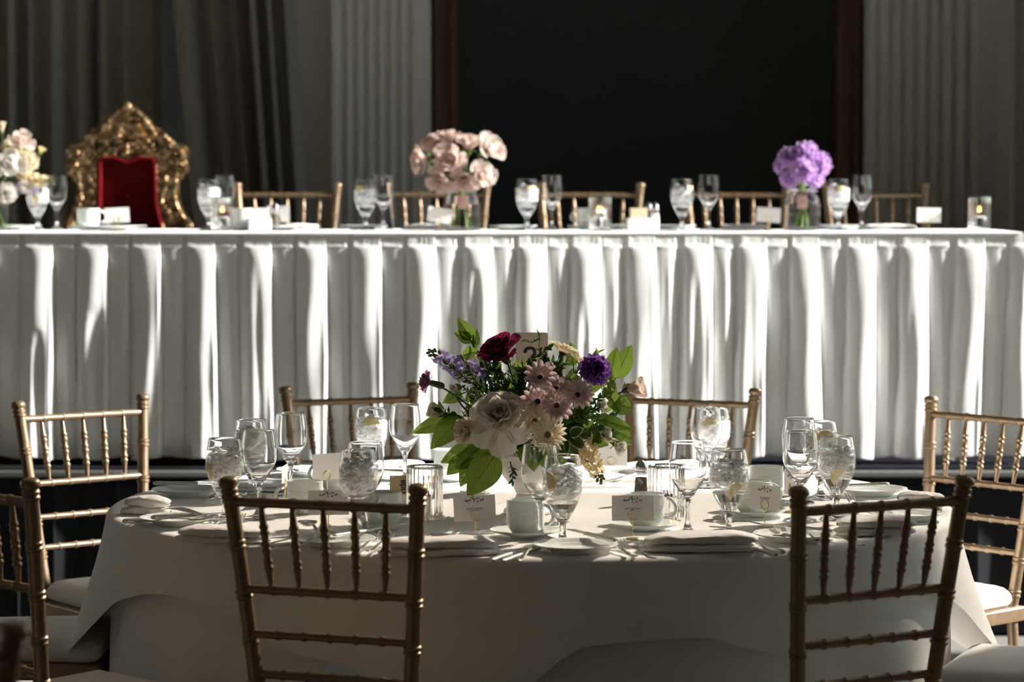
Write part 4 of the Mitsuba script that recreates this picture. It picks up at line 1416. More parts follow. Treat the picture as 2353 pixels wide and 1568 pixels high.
def stock(p0, p1, col, seed, n=24, size=.015, buds=8):
    """A spike of small florets along the line p0 (base) to p1 (tip), in world space."""
    f, rng = Proto(), np.random.default_rng(seed)
    p0, p1 = np.asarray(p0, float), np.asarray(p1, float)
    ax = p1 - p0
    L = np.linalg.norm(ax)
    fr = frame_to(ax)
    f.add('stalk', tube(p0 + np.linspace(-.25, 1, 8)[:, None] * ax, np.linspace(.0024, .0012, 8), 8), 'm_stem', True)
    ms = []
    for i in range(n):
        k = i / n
        a = i * GA
        rad = fr[:, 0] * math.cos(a) + fr[:, 1] * math.sin(a)
        base = p0 + ax * (.02 + .80 * k)
        s = size * (1.12 - .45 * k)
        c = base + rad * s * .9
        d = rad + .45 * ax / L + rng.normal(size=3) * .2
        M = pose(c, frame_to(d, rng.normal(size=3)))
        for q in range(5):
            ms.append(moved(petal(q * 1.256 + rng.uniform(-.2, .2), s, s * .50, .7, 1.5 + rng.uniform(-.3, .4), .001, 0, .2, .08, 0, i * 9 + q, 'heart', 5, 6), M))
        for q in range(3):
            ms.append(moved(petal(q * 2.1, s * .55, s * .3, .1, .6, .0005, 0, .5, .08, 0, i * 9 + q + 5, 'heart', 4, 5), M))
    f.add('florets', join(ms), 'm_petal_' + col, True, kind='stuff')
    bs = []
    for i in range(buds):
        k = .80 + .22 * i / buds
        a = i * GA
        rad = fr[:, 0] * math.cos(a) + fr[:, 1] * math.sin(a)
        b = trimesh.creation.icosphere(1, 1)
        b.apply_transform(pose(p0 + ax * k + rad * .007 * (1.25 - k) * 3, frame_to(rad + ax / L) @ np.diag([.0032, .0032, .0055])))
        bs.append(b)
    f.add('buds', join(bs), 'm_leaf_var', True, kind='stuff')
    return f


def blade(L, W, fold=.25, droop=.2, wave=.04, seed=0, nu=14, nv=9, point=1.0):
    """A leaf along x, its face up z; uv run along and across."""
    rng = np.random.default_rng(seed)
    u = np.linspace(0, 1, nu)
    v = np.linspace(-1, 1, nv)
    U, V = np.meshgrid(u, v, indexing='ij')
    w = W / 2 * np.sin(PI * np.clip(U, 0, 1) ** (.78)) ** .8 * (1 - .25 * point * U ** 3) + .0004
    p = rng.uniform(0, 6.28, 2)
    z = fold * np.abs(V) * w - droop * L * (U - .15) ** 2 * (U > .15) + wave * W * np.sin(7 * U + p[0]) * V ** 2 * np.sign(V) + .018 * W * np.sin((U * 9 - np.abs(V) * 3.5) * 6.283) * np.abs(V)
    m = grid_mesh(np.stack([U * L, V * w, z], -1))
    return m, np.stack([U.ravel(), (V.ravel() + 1) / 2], 1)


def leaf_thing(p0, p1, W, bsdf, label, seed, face=(0, -1, .35), droop=.12, group=None, fold=.25, cat='leaf'):
    p0, p1 = np.asarray(p0, float), np.asarray(p1, float)
    L = np.linalg.norm(p1 - p0)
    x = (p1 - p0) / L
    z = np.asarray(face, float) - x * np.dot(face, x)
    z /= np.linalg.norm(z)
    R = np.stack([x, np.cross(z, x), z], 1)
    f = Proto()
    m, uv = blade(L, W, fold, droop, .04, seed)
    f.add('blade', m, bsdf, True, uv=uv)
    uu = np.linspace(-.25, .93, 12)
    f.add('midrib', tube(np.stack([uu * L, uu * 0, -.0006 - droop * L * np.clip(uu - .15, 0, 1) ** 2], -1), np.linspace(.0013, .0004, 12), 6), 'm_stem', True)
    return place(f, 'leaf', pose(p0, R), label, cat, group)


def sprig(p0, p1, seed, nleaf=16, ll=.016, lw=.008, bsdf='m_twig_leaf_shaded', bend=.02, twig='m_twig'):
    """A twig in world space with small leaves on both sides."""
    f, rng = Proto(), np.random.default_rng(seed)
    p0, p1 = np.asarray(p0, float), np.asarray(p1, float)
    t = np.linspace(0, 1, 10)
    b = rng.normal(size=3) * bend
    pts = p0 + t[:, None] * (p1 - p0) + np.sin(PI * t)[:, None] * b
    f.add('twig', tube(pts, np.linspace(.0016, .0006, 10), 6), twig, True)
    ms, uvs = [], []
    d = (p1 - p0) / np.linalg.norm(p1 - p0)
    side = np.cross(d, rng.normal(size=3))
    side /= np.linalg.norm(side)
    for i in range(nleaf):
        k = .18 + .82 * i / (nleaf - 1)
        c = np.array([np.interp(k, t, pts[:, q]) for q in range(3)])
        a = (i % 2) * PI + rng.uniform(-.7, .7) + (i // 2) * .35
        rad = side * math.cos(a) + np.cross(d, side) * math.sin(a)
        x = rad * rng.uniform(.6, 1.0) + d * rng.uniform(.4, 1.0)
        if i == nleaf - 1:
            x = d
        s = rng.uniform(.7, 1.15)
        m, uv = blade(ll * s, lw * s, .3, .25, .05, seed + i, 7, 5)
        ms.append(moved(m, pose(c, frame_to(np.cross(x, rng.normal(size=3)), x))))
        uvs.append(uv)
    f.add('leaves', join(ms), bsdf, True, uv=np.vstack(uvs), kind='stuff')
    return f


# the pedestal vase
VY = 5.60
VB = rt(1213, VY)
va = Proto()
va.add('bowl', lathe(spl([(0, .040), (.0225, .041), (.030, .054), (.046, .070), (.060, .092), (.067, .112), (.070, .122), (.0725, .124), (.0715, .127), (.067, .124), (.063, .105), (.05, .085), (.02, .065), (0, .062)], 60), 56), 'm_vase', 40)
va.add('foot', lathe(spl([(0, .001), (.050, .001), (.0515, .004), (.048, .010), (.036, .020), (.027, .031), (.0235, .040), (0, .0405)], 40), 56), 'm_vase', 40)
scene['m_vase'] = pr((0.82, 0.80, 0.775), 0.35, specular=0.5)
place(va, 'vase', mat(VB), 'white footed vase holding the flowers in the middle of the round table', 'vase')
CORE = np.array([VB[0], VY, TZ + .165])


def b3(px, py, dy):
    return at(px, py, VY + dy)


def flower(proto, name, px, py, dy, face, label, cat='flower', roll=0.0, group=None, stem=True):
    c = b3(px, py, dy)
    d = np.asarray(face, float)
    M = pose(c, frame_to(d, [math.cos(roll), 0.15, math.sin(roll)]))
    if stem:
        inv = np.linalg.inv(M)
        e = CORE + [0, 0, -.05]
        t = np.linspace(0, 1, 9)[:, None]
        b = c - d / np.linalg.norm(d) * .06
        pts = (1 - t) ** 2 * c + 2 * t * (1 - t) * b + t ** 2 * e
        pts = pts @ inv[:3, :3].T + inv[:3, 3]
        proto.add('stem', tube(pts, .0019, 7), 'm_stem', True)
    return place(proto, name, M, label, cat, group)


flower(peony(.066, 'white', 3), 'peony', 1150, 968, -.115, (-.10, -.80, .60), 'large white peony at the front of the bouquet, its lowest petal hanging before the vase')
flower(rose(.050, 'maroon', 5, 1.1, 24), 'rose', 1160, 822, -.03, (-.42, -.42, .80), 'deep maroon rose at the top left of the bouquet')
flower(carnation(.036, 'purple', 6), 'carnation', 1366, 853, -.10, (.15, -.9, .35), 'purple carnation at the upper right of the bouquet')
flower(carnation(.026, 'dusk', 7, 26), 'carnation', 990, 880, -.02, (-.95, -.15, .28), 'dusky purple carnation on a long stem sticking out at the left of the bouquet')
for i, (px, py, R, fc, lab) in enumerate([
        (1241, 868, .031, (.0, -.8, .55), 'dusty pink daisy, highest of the cluster above the peony'),
        (1278, 893, .029, (.15, -.6, .75), 'dusty pink daisy right of the highest one'),
        (1236, 923, .031, (-.2, -1, .10), 'dusty pink daisy with a dark eye at the right edge of the peony'),
        (1279, 932, .031, (.2, -1, .0), 'dusty pink daisy with a dark eye, lowest of the cluster'),
        (1327, 908, .030, (.3, -.85, .35), 'dusty pink daisy, rightmost of the cluster')]):
    flower(mum(R, 'mauve', 20 + i, 2, 'm_disc_dark', 13, .8), 'daisy', px, py, -.15, fc, lab)
for px, py, R, fc, dy, lab in [
        (1230, 968, .030, (-.3, -.9, .35), -.165, 'cream chrysanthemum tucked under the daisies, left of its twin'),
        (1258, 1000, .036, (.0, -1, .15), -.18, 'open cream chrysanthemum right of the peony, with a tan centre'),
        (1293, 812, .034, (.35, .25, .9), -.02, 'cream chrysanthemum seen from the side on top of the bouquet'),
        (1335, 838, .028, (.45, .2, .85), .0, 'cream chrysanthemum behind the purple carnation')]:
    flower(mum(R, 'cream', int(px), 4, 'm_disc', 21, .75), 'chrysanthemum', px, py, dy, fc, lab)
flower(carnation(.033, 'cream', 9), 'carnation', 1079, 990, -.10, (-.55, -.85, .1), 'cream carnation at the left of the peony')
flower(rose(.036, 'cream', 10, .35, 13), 'rose', 1022, 955, -.04, (-.75, -.35, .35), 'half-closed cream rose at the left edge of the bouquet')
flower(rose(.021, 'white', 11, .4, 11), 'rose', 1046, 905, -.05, (-.2, -.6, .8), 'small white rosebud left of the peony')
flower(rose(.038, 'pale', 12, .55, 14), 'rose', 1442, 897, .02, (.85, -.25, .25), 'pale pink rose in side view at the right edge of the bouquet')
flower(rose(.021, 'white', 13, .8, 12), 'rose', 1388, 1002, -.06, (.3, -.9, .2), 'small white rose at the lower right of the bouquet')
flower(rose(.024, 'white', 14, .6, 12), 'rose', 1412, 1022, -.05, (.5, -.6, -.3), 'small white rose hanging at the lower right edge of the bouquet')
flower(rose(.022, 'white', 15, .6, 12), 'rose', 1379, 935, -.06, (.2, -.9, .3), 'small white rose among the leaves at the right of the bouquet')
flower(rose(.020, 'blush', 16, .3, 10), 'rose', 1202, 856, -.04, (.1, -.4, .9), 'closed tan rosebud in the shade under the maroon rose')
flower(rose(.026, 'blush', 17, .6, 12), 'rose', 1110, 838, .06, (-.2, .2, .9), 'blush rose half hidden behind the maroon rose')
flower(rose(.022, 'cream', 18, .5, 12), 'rose', 1338, 862, .0, (.2, -.5, .8), 'small cream rose left of the purple carnation')
for a, b, col, n, sz, lab in [
        ((1080, 862, .0), (985, 806, -.03), 'lilac', 26, .0145, 'lilac stock spike leaning out at the upper left of the bouquet'),
        ((1115, 870, .03), (1045, 822, .02), 'lilac', 18, .0135, 'second lilac stock spike behind the small variegated leaves'),
        ((1335, 1015, -.06), (1384, 1108, -.08), 'butter', 22, .0155, 'pale yellow stock spike hanging down at the lower right of the bouquet')]:
    place(stock(b3(*a), b3(*b), col, n + 3, n, sz), 'stock_flower', np.eye(4), lab, 'flower')

LV = [  # base px, tip px, base/tip depth, width, material, label, face
    ((1086, 790), (1053, 729), .0, .0, .034, 'm_leaf', 'uppermost glossy leaf at the top left of the bouquet', (.3, -1, .2)),
    ((1084, 785), (1044, 764), .0, -.01, .026, 'm_leaf', 'dark round leaf left of the uppermost leaf', (0, -1, .4)),
    ((1088, 800), (1099, 757), .0, .01, .020, 'm_leaf', 'narrow upright leaf right of the uppermost leaf', (.6, -.8, .1)),
    ((1062, 818), (1100, 806), .0, -.02, .030, 'm_leaf', 'round leaf left of the maroon rose', (0, -.9, .5)),
    ((1413, 872), (1451, 791), .03, .05, .046, 'm_leaf', 'big backlit yellow-green leaf at the upper right', (-.1, -1, .25)),
    ((1402, 876), (1414, 797), .0, .02, .042, 'm_leaf', 'big dark leaf overlapping the backlit leaf at the upper right', (-.5, -1, .2)),
    ((1318, 842), (1312, 786), .02, .03, .030, 'm_leaf', 'rounded leaf above the cream chrysanthemum', (.2, -1, .1)),
    ((1362, 962), (1457, 984), -.08, -.09, .036, 'm_leaf', 'long glossy leaf pointing right at mid height', (.0, -.7, .75)),
    ((1398, 925), (1459, 940), .0, .03, .044, 'm_leaf', 'backlit round leaf below the pale pink rose', (.2, -1, .3)),
    ((1405, 985), (1456, 1012), .0, .02, .036, 'm_leaf', 'backlit leaf at the right below the long glossy leaf', (.2, -1, .4)),
    ((1388, 890), (1428, 950), -.02, -.02, .034, 'm_leaf', 'dark leaf hanging under the pale pink rose', (.1, -1, .2)),
    ((1395, 880), (1418, 905), -.03, .0, .030, 'm_leaf', 'small dark leaf under the purple carnation', (.1, -1, .5)),
    ((1300, 868), (1345, 884), -.06, -.07, .028, 'm_leaf', 'bright leaf between the daisies and the purple carnation', (.1, -.8, .6)),
    ((1350, 905), (1395, 868), -.07, -.08, .022, 'm_leaf', 'narrow bright leaf under the purple carnation', (.1, -.8, .6)),
    ((1350, 1010), (1400, 1022), -.05, -.05, .034, 'm_leaf', 'leaf above the hanging yellow stock', (.2, -.9, .5)),
    ((1330, 975), (1385, 1018), -.05, -.06, .040, 'm_leaf', 'dark leaf right of the open cream chrysanthemum', (.2, -.9, .3)),
    ((1050, 962), (946, 992), -.03, -.05, .040, 'm_leaf', 'big leaf pointing left at the left edge of the bouquet', (-.1, -.9, .45)),
    ((1060, 962), (990, 1028), -.06, -.10, .052, 'm_leaf', 'big dark leaf pointing down left over another leaf', (-.1, -1, .3)),
    ((1062, 905), (1015, 925), .0, .0, .030, 'm_leaf', 'leaf beside the small white rosebud', (0, -.9, .5)),
    ((1140, 1042), (1075, 1141), -.10, -.13, .068, 'm_leaf', 'largest leaf, hanging at the bottom left before the candle holder', (.1, -1, .15)),
    ((1105, 1035), (1045, 1077), -.07, -.06, .044, 'm_leaf', 'leaf at the bottom left, above the largest leaf', (-.2, -1, .35)),
    ((1090, 1030), (1010, 1062), -.04, -.03, .040, 'm_leaf', 'leaf pointing left at the bottom of the bouquet', (-.2, -1, .4)),
    ((1092, 1052), (1056, 1120), -.06, -.05, .036, 'm_leaf', 'bright backlit leaf beside the largest leaf', (-.1, -1, .1)),
    ((1070, 1050), (1025, 1092), -.03, -.02, .034, 'm_leaf', 'bright backlit leaf at the far bottom left', (-.2, -1, .1)),
    ((1185, 1048), (1215, 1078), -.04, -.06, .050, 'm_leaf', 'leaf hanging right of the peony before the vase', (.1, -1, .2)),
    ((1120, 1010), (1080, 1050), -.08, -.10, .055, 'm_leaf', 'dark leaf below the cream carnation', (-.1, -1, .3)),
    ((1215, 1020), (1225, 1082), -.06, -.09, .055, 'm_leaf', 'dark leaf hanging over the vase behind the wine glass', (.1, -1, .2)),
    ((1245, 1025), (1272, 1084), -.06, -.09, .050, 'm_leaf', 'dark leaf hanging over the right of the vase', (.2, -1, .2)),
    ((1270, 1015), (1300, 1070), -.06, -.08, .045, 'm_leaf', 'leaf right of the vase, behind the goblet', (.2, -1, .2)),
    ((1300, 1010), (1330, 1060), -.08, -.10, .030, 'm_leaf_var', 'variegated leaf below the open cream chrysanthemum', (.1, -1, .3)),
    ((1310, 1005), (1345, 1032), -.08, -.10, .030, 'm_leaf_var', 'variegated leaf with a pale wavy edge, right of the chrysanthemum', (.3, -1, .4)),
    ((1300, 1010), (1290, 1062), -.08, -.11, .026, 'm_leaf_var', 'variegated leaf pointing straight down', (.0, -1, .3)),
    ((1310, 1000), (1340, 985), -.08, -.10, .024, 'm_leaf_var', 'variegated leaf pointing up right', (.1, -1, .4)),
]
for i, (a, b, da, db, W, mt, lab, fc) in enumerate(LV):
    leaf_thing(b3(*a, da), b3(*b, db), W, mt, lab, 60 + i, fc)
GS = 'small-leaved sprigs filling the bouquet'
rng = np.random.default_rng(77)
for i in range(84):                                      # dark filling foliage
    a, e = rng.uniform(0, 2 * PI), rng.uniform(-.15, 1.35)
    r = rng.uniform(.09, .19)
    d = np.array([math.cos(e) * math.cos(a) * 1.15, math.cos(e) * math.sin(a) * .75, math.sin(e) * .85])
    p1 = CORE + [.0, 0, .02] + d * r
    place(sprig(CORE + [0, 0, -.02] + d * .02, p1, 100 + i, 24, .023, .0105, 'm_twig_leaf_shaded' if i % 4 else 'm_leaf'), 'sprig', np.eye(4),
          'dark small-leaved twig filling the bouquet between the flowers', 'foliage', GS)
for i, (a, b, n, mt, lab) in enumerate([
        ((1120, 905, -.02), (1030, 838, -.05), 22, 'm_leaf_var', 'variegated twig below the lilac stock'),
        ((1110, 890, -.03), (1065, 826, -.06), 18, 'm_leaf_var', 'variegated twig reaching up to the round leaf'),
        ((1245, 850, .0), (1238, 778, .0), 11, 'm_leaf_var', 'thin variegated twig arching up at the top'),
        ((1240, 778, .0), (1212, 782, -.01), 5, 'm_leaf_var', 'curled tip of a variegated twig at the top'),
        ((1270, 870, -.02), (1255, 820, -.02), 14, 'm_twig_leaf_shaded', 'dark twig in front of the number card'),
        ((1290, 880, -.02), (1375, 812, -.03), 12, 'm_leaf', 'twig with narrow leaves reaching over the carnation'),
        ((1200, 850, -.02), (1260, 800, -.03), 16, 'm_twig_leaf_shaded', 'dark twig right of the maroon rose'),
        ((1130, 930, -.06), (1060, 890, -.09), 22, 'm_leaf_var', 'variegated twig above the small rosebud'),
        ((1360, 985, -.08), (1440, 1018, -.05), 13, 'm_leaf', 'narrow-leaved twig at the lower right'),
        ((1320, 945, -.10), (1400, 905, -.10), 20, 'm_twig_leaf_shaded', 'fine twig crossing at the right, under the carnation'),
        ((1290, 960, -.12), (1370, 960, -.12), 20, 'm_twig_leaf_shaded', 'fine twig right of the lowest daisy'),
        ((1172, 1062, -.13), (1177, 1104, -.13), 8, 'm_twig_leaf_shaded', 'little dark twig hanging before the vase'),
        ((1160, 880, -.05), (1130, 850, -.08), 18, 'm_twig_leaf_shaded', 'dark twig under the maroon rose'),
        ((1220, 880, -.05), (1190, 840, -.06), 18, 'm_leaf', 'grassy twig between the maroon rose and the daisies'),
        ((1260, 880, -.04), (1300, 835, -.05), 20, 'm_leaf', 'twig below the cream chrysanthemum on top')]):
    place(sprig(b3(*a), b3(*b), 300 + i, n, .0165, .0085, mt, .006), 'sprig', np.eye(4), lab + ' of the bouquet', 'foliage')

# the table number behind the flowers
tn = Proto()
q = at(1222, 820, 5.86)
base = np.array([q[0], 5.86, TZ + .0012])
tn.add('foot', lathe([(0, 0), (.032, 0), (.033, .002), (.031, .004), (0, .0045)], 32), 'm_brass', 30)
tn.add('rod', tube([(0, 0, .004), (0, 0, .29)], .0016, 8), 'm_brass', 40)
tn.add('card', moved(rounded(sbox(-.030, -.048, .030, .048).buffer(.005), .0012, .0004), np.array([[1, 0, 0, 0], [0, 0, -1.0, 0], [0, 1, 0, q[2] - base[2]], [0, 0, 0, 1]])), 'm_number_card', False, label='blush card with a bold dark numeral')
tx = meshkit.text_mesh('2', .042, .0003, True)
tx.apply_transform(XZ)
bb = tx.bounds
tx.apply_translation([-(bb[0, 0] + bb[1, 0]) / 2 - .004, -.0014 - bb[0, 1] * 0, q[2] - base[2] - .022 - bb[0, 2]])
tn.add('card__numeral', tx, 'm_ink', False)
scene['m_number_card'] = pr((0.74, 0.63, 0.57), 0.8)
place(tn, 'table_number', mat(base), 'blush table number card standing behind the flowers, partly hidden', 'table number')

# ------------------------------------------------------------------ the gilded throne behind the head table
def sc(px):
    return px / 612.0


def thr():
    """Front outline in metres about the throne's middle, from heights and half widths read off as pixels at its distance."""
    c = Proto()
    half = [(0, 286), (12, 284), (22, 278), (32, 266), (38, 262), (50, 250), (56, 240), (64, 234), (84, 226), (90, 214), (104, 204), (112, 196), (128, 190), (137, 181), (137, 168), (129, 158), (130, 150), (137, 143), (136, 134), (124, 124), (114, 112), (112, 84), (118, 58), (130, 34), (142, 18), (144, 6), (132, 0)]
    H0 = 286
    zt = lambda y: (y + 0) / 612.0
    outer = [(-sc(x), zt(y)) for x, y in half] + [(sc(x), zt(y)) for x, y in half[::-1]]
    velvet = [(-58, 161), (-30, 163), (0, 152), (30, 163), (58, 161), (60, 150), (62, 60), (76, 2), (-76, 2), (-62, 60), (-60, 150)]
    vel = Polygon([(sc(x), zt(y)) for x, y in velvet]).buffer(.008).buffer(-.004)
    holes = [Polygon([(sc(s * x), zt(y)) for x, y in h]).buffer(.003) for s in (-1, 1) for h in ([(14, 168), (34, 172), (30, 178), (10, 174)], [(66, 176), (74, 196), (68, 206), (62, 190)])]
    body = Polygon(outer).buffer(.004).difference(vel.buffer(-.004))
    for h in holes:
        body = body.difference(h)
    m = extrude(body if body.geom_type == 'Polygon' else max(body.geoms, key=lambda g: g.area), .035)
    m.apply_transform(XZ)
    c.add('back_frame', m, 'm_gilt', 30, label='carved gilded frame')
    yf = -.036
    rng = np.random.default_rng(9)

    def blob(x, y, r, fx=1.0, fz=1.0, d=.7, rot=0.0):
        b = trimesh.creation.icosphere(2, 1.0)
        b.apply_transform(np.diag([r * fx, r * d, r * fz, 1.0]))
        b.apply_transform(mat((0, 0, 0), 0, 0, rot))
        b.apply_translation([sc(x), yf, zt(y)])
        return b

    def scroll(x, y, r, turns, s, t0=0.0, w=.008):
        t = np.linspace(0, turns * 2 * PI, int(26 * turns))
        rr = sc(r) * (1 - .8 * t / t[-1])
        return tube(np.stack([sc(x) + s * rr * np.cos(t + t0), np.full_like(t, yf) - .012 * t / t[-1], zt(y) + rr * np.sin(t + t0)], -1), np.linspace(w, w * .7, len(t)), 8)
    crest = []
    for k in range(-5, 6):                               # shell
        a = k * .235
        p = np.linspace(.2, 1, 8)
        crest.append(tube(np.stack([sc(34) * p * np.sin(a) * 1.15, yf - .018 * np.sin(PI * p * .8), zt(206) + sc(38) * p * np.cos(a)], -1), np.linspace(.004, .0115, 8), 8))
    c.add('shell_crest', join(crest), 'm_gilt', 50, kind='stuff')
    top = [blob(0, 282, .020), blob(-10, 274, .014), blob(10, 274, .014), blob(0, 266, .013)]
    for s in (-1, 1):
        for (x, y, r) in [(22, 270, .015), (30, 262, .016), (38, 254, .014), (44, 246, .015), (50, 238, .015), (56, 230, .013), (60, 222, .014), (48, 226, .011), (42, 236, .010), (54, 214, .012), (46, 206, .012)]:
            top.append(blob(s * x, y, r * rng.uniform(.85, 1.15), 1.2, .8, .8, s * .7))
    c.add('leaf_carving', join(top), 'm_gilt', 50, kind='stuff')
    low = [blob(0, 190, .014, .7, 1.5), blob(0, 178, .013, .6, 1.6), blob(-8, 196, .010), blob(8, 196, .010), blob(0, 168, .010)]
    for s in (-1, 1):
        for (x, y, r) in [(20, 190, .012), (28, 182, .013), (36, 188, .012), (44, 180, .012), (52, 172, .012), (40, 170, .010), (30, 172, .009), (54, 192, .012), (60, 184, .011)]:
            low.append(blob(s * x, y, r, 1.3, .8, .8, s * rng.uniform(-.8, .8)))
    c.add('leaf_carving', join(low), 'm_gilt', 50, kind='stuff')
    for s in (-1, 1):
        sh = [scroll(s * 116, 176, 20, 1.6, s, .5, .009), scroll(s * 122, 152, 13, 1.3, s, -1.2, .008), scroll(s * 96, 190, 15, 1.4, -s, .9, .007), scroll(s * 132, 12, 13, 1.5, s, -.4, .008)]
        for (x, y, r) in [(84, 214, .012), (92, 206, .013), (100, 200, .012), (76, 212, .011), (86, 196, .011), (80, 184, .011), (104, 186, .012), (128, 168, .012), (130, 142, .012), (110, 165, .010)]:
            sh.append(blob(s * x, y, r, 1.2, .8, .8, s * rng.uniform(-1, 1)))
        c.add('shoulder_scroll', join(sh), 'm_gilt', 50, kind='stuff')
        st = []
        for k in range(9):
            y = 128 - k * 12.5
            st.append(blob(s * (82 + 5 * math.sin(k) + max(0, k - 5) * 3), y, .011 + .004 * (k % 2), .8, 1.3, .7, s * .3))
        edge = np.array([(112, 132), (110, 112), (106, 90), (110, 64), (121, 40), (133, 22)])
        e = spl(edge, 20)
        st.append(tube(np.stack([s * e[:, 0] / 612, np.full(20, yf), e[:, 1] / 612], -1), .009, 8))
        e2 = spl(np.array([(66, 150), (68, 60), (82, 4)]), 16)
        st.append(tube(np.stack([s * e2[:, 0] / 612, np.full(16, yf), e2[:, 1] / 612], -1), .007, 8))
        for k in range(5):
            st.append(blob(s * (108 - 2 * k + 7 * (k > 2) * (k - 2)), 118 - k * 20, .013, .6, 1.5, .7, s * .2))
        c.add('side_carving', join(st), 'm_gilt', 50, kind='stuff')
    # velvet panel, domed, with its piping
    bnd = np.array(vel.exterior.coords)
    rows = []
    cen = np.array(vel.centroid.coords[0])
    n = 96
    L = vel.exterior.length
    pb = np.array([vel.exterior.interpolate(i / n * L).coords[0] for i in range(n)])
    for t in np.linspace(1, 0, 9):
        q = cen + (pb - cen) * max(t, .02)
        rows.append(np.stack([q[:, 0], -.020 - .007 * np.clip(1 - (q[:, 0] / .125) ** 4, 0, 1) * np.clip(1 - ((q[:, 1] - .125) / .16) ** 4, 0, 1), q[:, 1]], -1))
    c.add('velvet_panel', grid_mesh(np.stack(rows, 1), True), 'm_velvet', True, label='red velvet back panel')
    ring = np.vstack([pb, pb[:2]])
    c.add('velvet_panel__piping', tube(np.stack([ring[:, 0], np.full(n + 2, -.036), ring[:, 1]], -1), .011, 8, False), 'm_velvet', True)
    # seat, arms and legs below the table top
    zs0 = -(ZH - ZS) + .012
    c.add('seat', moved(rounded(sbox(-.21, -.24, .21, .24).buffer(.02), .12, .04), mat((0, -.27, zs0 + .40))), 'm_velvet', 50, label='red velvet seat')
    c.add('seat_rail', moved(rounded(sbox(-.225, -.255, .225, .255).buffer(.02), .07, .01), mat((0, -.27, zs0 + .33))), 'm_gilt', 40)
    c.add('back_post', join([box(.05, .035, .42, (s * .17, -.017, -.19), .01) for s in (-1, 1)]), 'm_gilt', 40)
    for sx in (-1, 1):
        for y in (-.03, -.50):
            c.add('leg', tube(spl([(sx * .19, y, zs0 + .34), (sx * .215, y, zs0 + .24), (sx * .185, y, zs0 + .10), (sx * .20, y, zs0 + .012)], 14), np.linspace(.035, .018, 14), 12), 'm_gilt', 40)
    return c


def gilt_col(p, n, uv):
    g = F(p.x * 45, p.y * 45, p.z * 45)
    return mikit.mix((0.13, 0.075, 0.034), (0.44, 0.29, 0.15), mikit.smoothstep(.35, .65, g))




def carving(p, n, uv):
    return 0.006 * F(p.x * 75, p.y * 75, p.z * 75, 2)


scene['m_gilt'] = {'type': 'bumpmap', 'arbitrary': P3(carving, 1e-3), 'scale': 1.0, 'bsdf': pr(P3(gilt_col), 0.28, 0.85)}
scene['m_velvet'] = two(pr((0.105, 0.002, 0.003), 0.8, sheen=0.35, sheen_tint=1.0, specular=0.1))
tq = at(296, 524, 10.05)
place(thr(), 'throne', mat((tq[0], 10.05, ZH - .012)), 'carved gilded throne with a red velvet back behind the head table', 'throne')

# ------------------------------------------------------------------ on the head table
HZ = ZH + .0025


def ht(px, y):
    return np.array([at(px, 530, y)[0], y, HZ])


GH, GHW = 'ice water goblets on the head table', 'empty wine glasses on the head table'
for px, y, v, rz, lab in [(87, 9.03, 2, .9, 'left of the throne, under the white flowers'), (480, 9.05, 1, .3, 'behind the left ribbed candle holder'),
                          (840, 9.03, 4, -.5, 'before the fluted pilaster'), (1211, 9.0, 4, .5, 'first to the right of the blush roses'),
                          (1567, 9.02, 4, .9, 'left of the purple flowers'), (1926, 9.0, 4, .1, 'right of the purple flowers')]:
    place(GOBS[v], 'water_goblet', mat(ht(px, y), rz), 'goblet of ice water on the head table, ' + lab, 'water glass', GH)
for px, y, lab in [(131, 9.06, 'left of the throne'), (517, 9.12, 'right of the throne, behind the left candle holder'), (881, 9.05, 'before the fluted pilaster'),
                   (1268, 9.06, 'before the dark board, right of the blush roses'), (1628, 9.04, 'between the shaker and the purple flowers'), (1980, 9.05, 'second from the right end')]:
    place(WINE, 'wine_glass', mat(ht(px, y)), 'empty wine glass on the head table, ' + lab, 'wine glass', GHW)
GV = 'candle holders on the head table'
for px, y, lab in [(511, 8.96, 'right of the throne'), (1379, 8.95, 'before the dark board'), (2250, 9.0, 'at the right end of the head table')]:
    place(VOT, 'candle_holder', mat(ht(px, y), .1), 'ribbed candle holder with a burning lamp, ' + lab, 'candle holder', GV)
for px, y, rz, lab in [(203, 9.0, .3, 'before the throne'), (556, 9.1, .1, 'right of the left candle holder'), (1352, 9.12, 2.8, 'behind the middle candle holder')]:
    place(CUP, 'cup', mat(ht(px, y) + [0, 0, .006], rz), 'white china cup on the head table ' + lab, 'cup', 'cups on the head table')
    place(SAUCER, 'saucer', mat(ht(px, y), 0), 'white saucer under the head table cup ' + lab, 'saucer', 'saucers on the head table')
BIG = plate(.115)
for px, y, P_, lab in [(40, 9.10, PLATE, 'at the far left under the white flowers'), (258, 9.02, BIG, 'large one before the throne'), (640, 9.02, BIG, 'large one behind the shaker'), (835, 9.10, PLATE, 'under the goblet before the pilaster'),
                       (1180, 9.05, PLATE, 'left of the goblet beside the blush roses'), (1545, 9.12, PLATE, 'right of the pale shaker'), (1425, 9.16, PLATE, 'behind the middle candle holder'), (1935, 9.16, PLATE, 'behind the goblet right of the purple flowers')]:
    place(P_, 'plate', mat(ht(px, y)), 'white plate on the head table, ' + lab, 'plate', 'plates on the head table')
for i, (px, y, L, lab) in enumerate([(980, 9.10, .17, 'left of the blush roses'), (1710, 9.08, .17, 'left of the purple flowers'), (2040, 9.08, .19, 'before the dark chair at the right end'), (690, 9.2, .12, 'behind the large plate')]):
    place(napkin(L, .09, .020, 70 + i, 2), 'napkin', mat(ht(px, y)), 'folded napkin on the head table ' + lab, 'napkin', 'napkins on the head table')
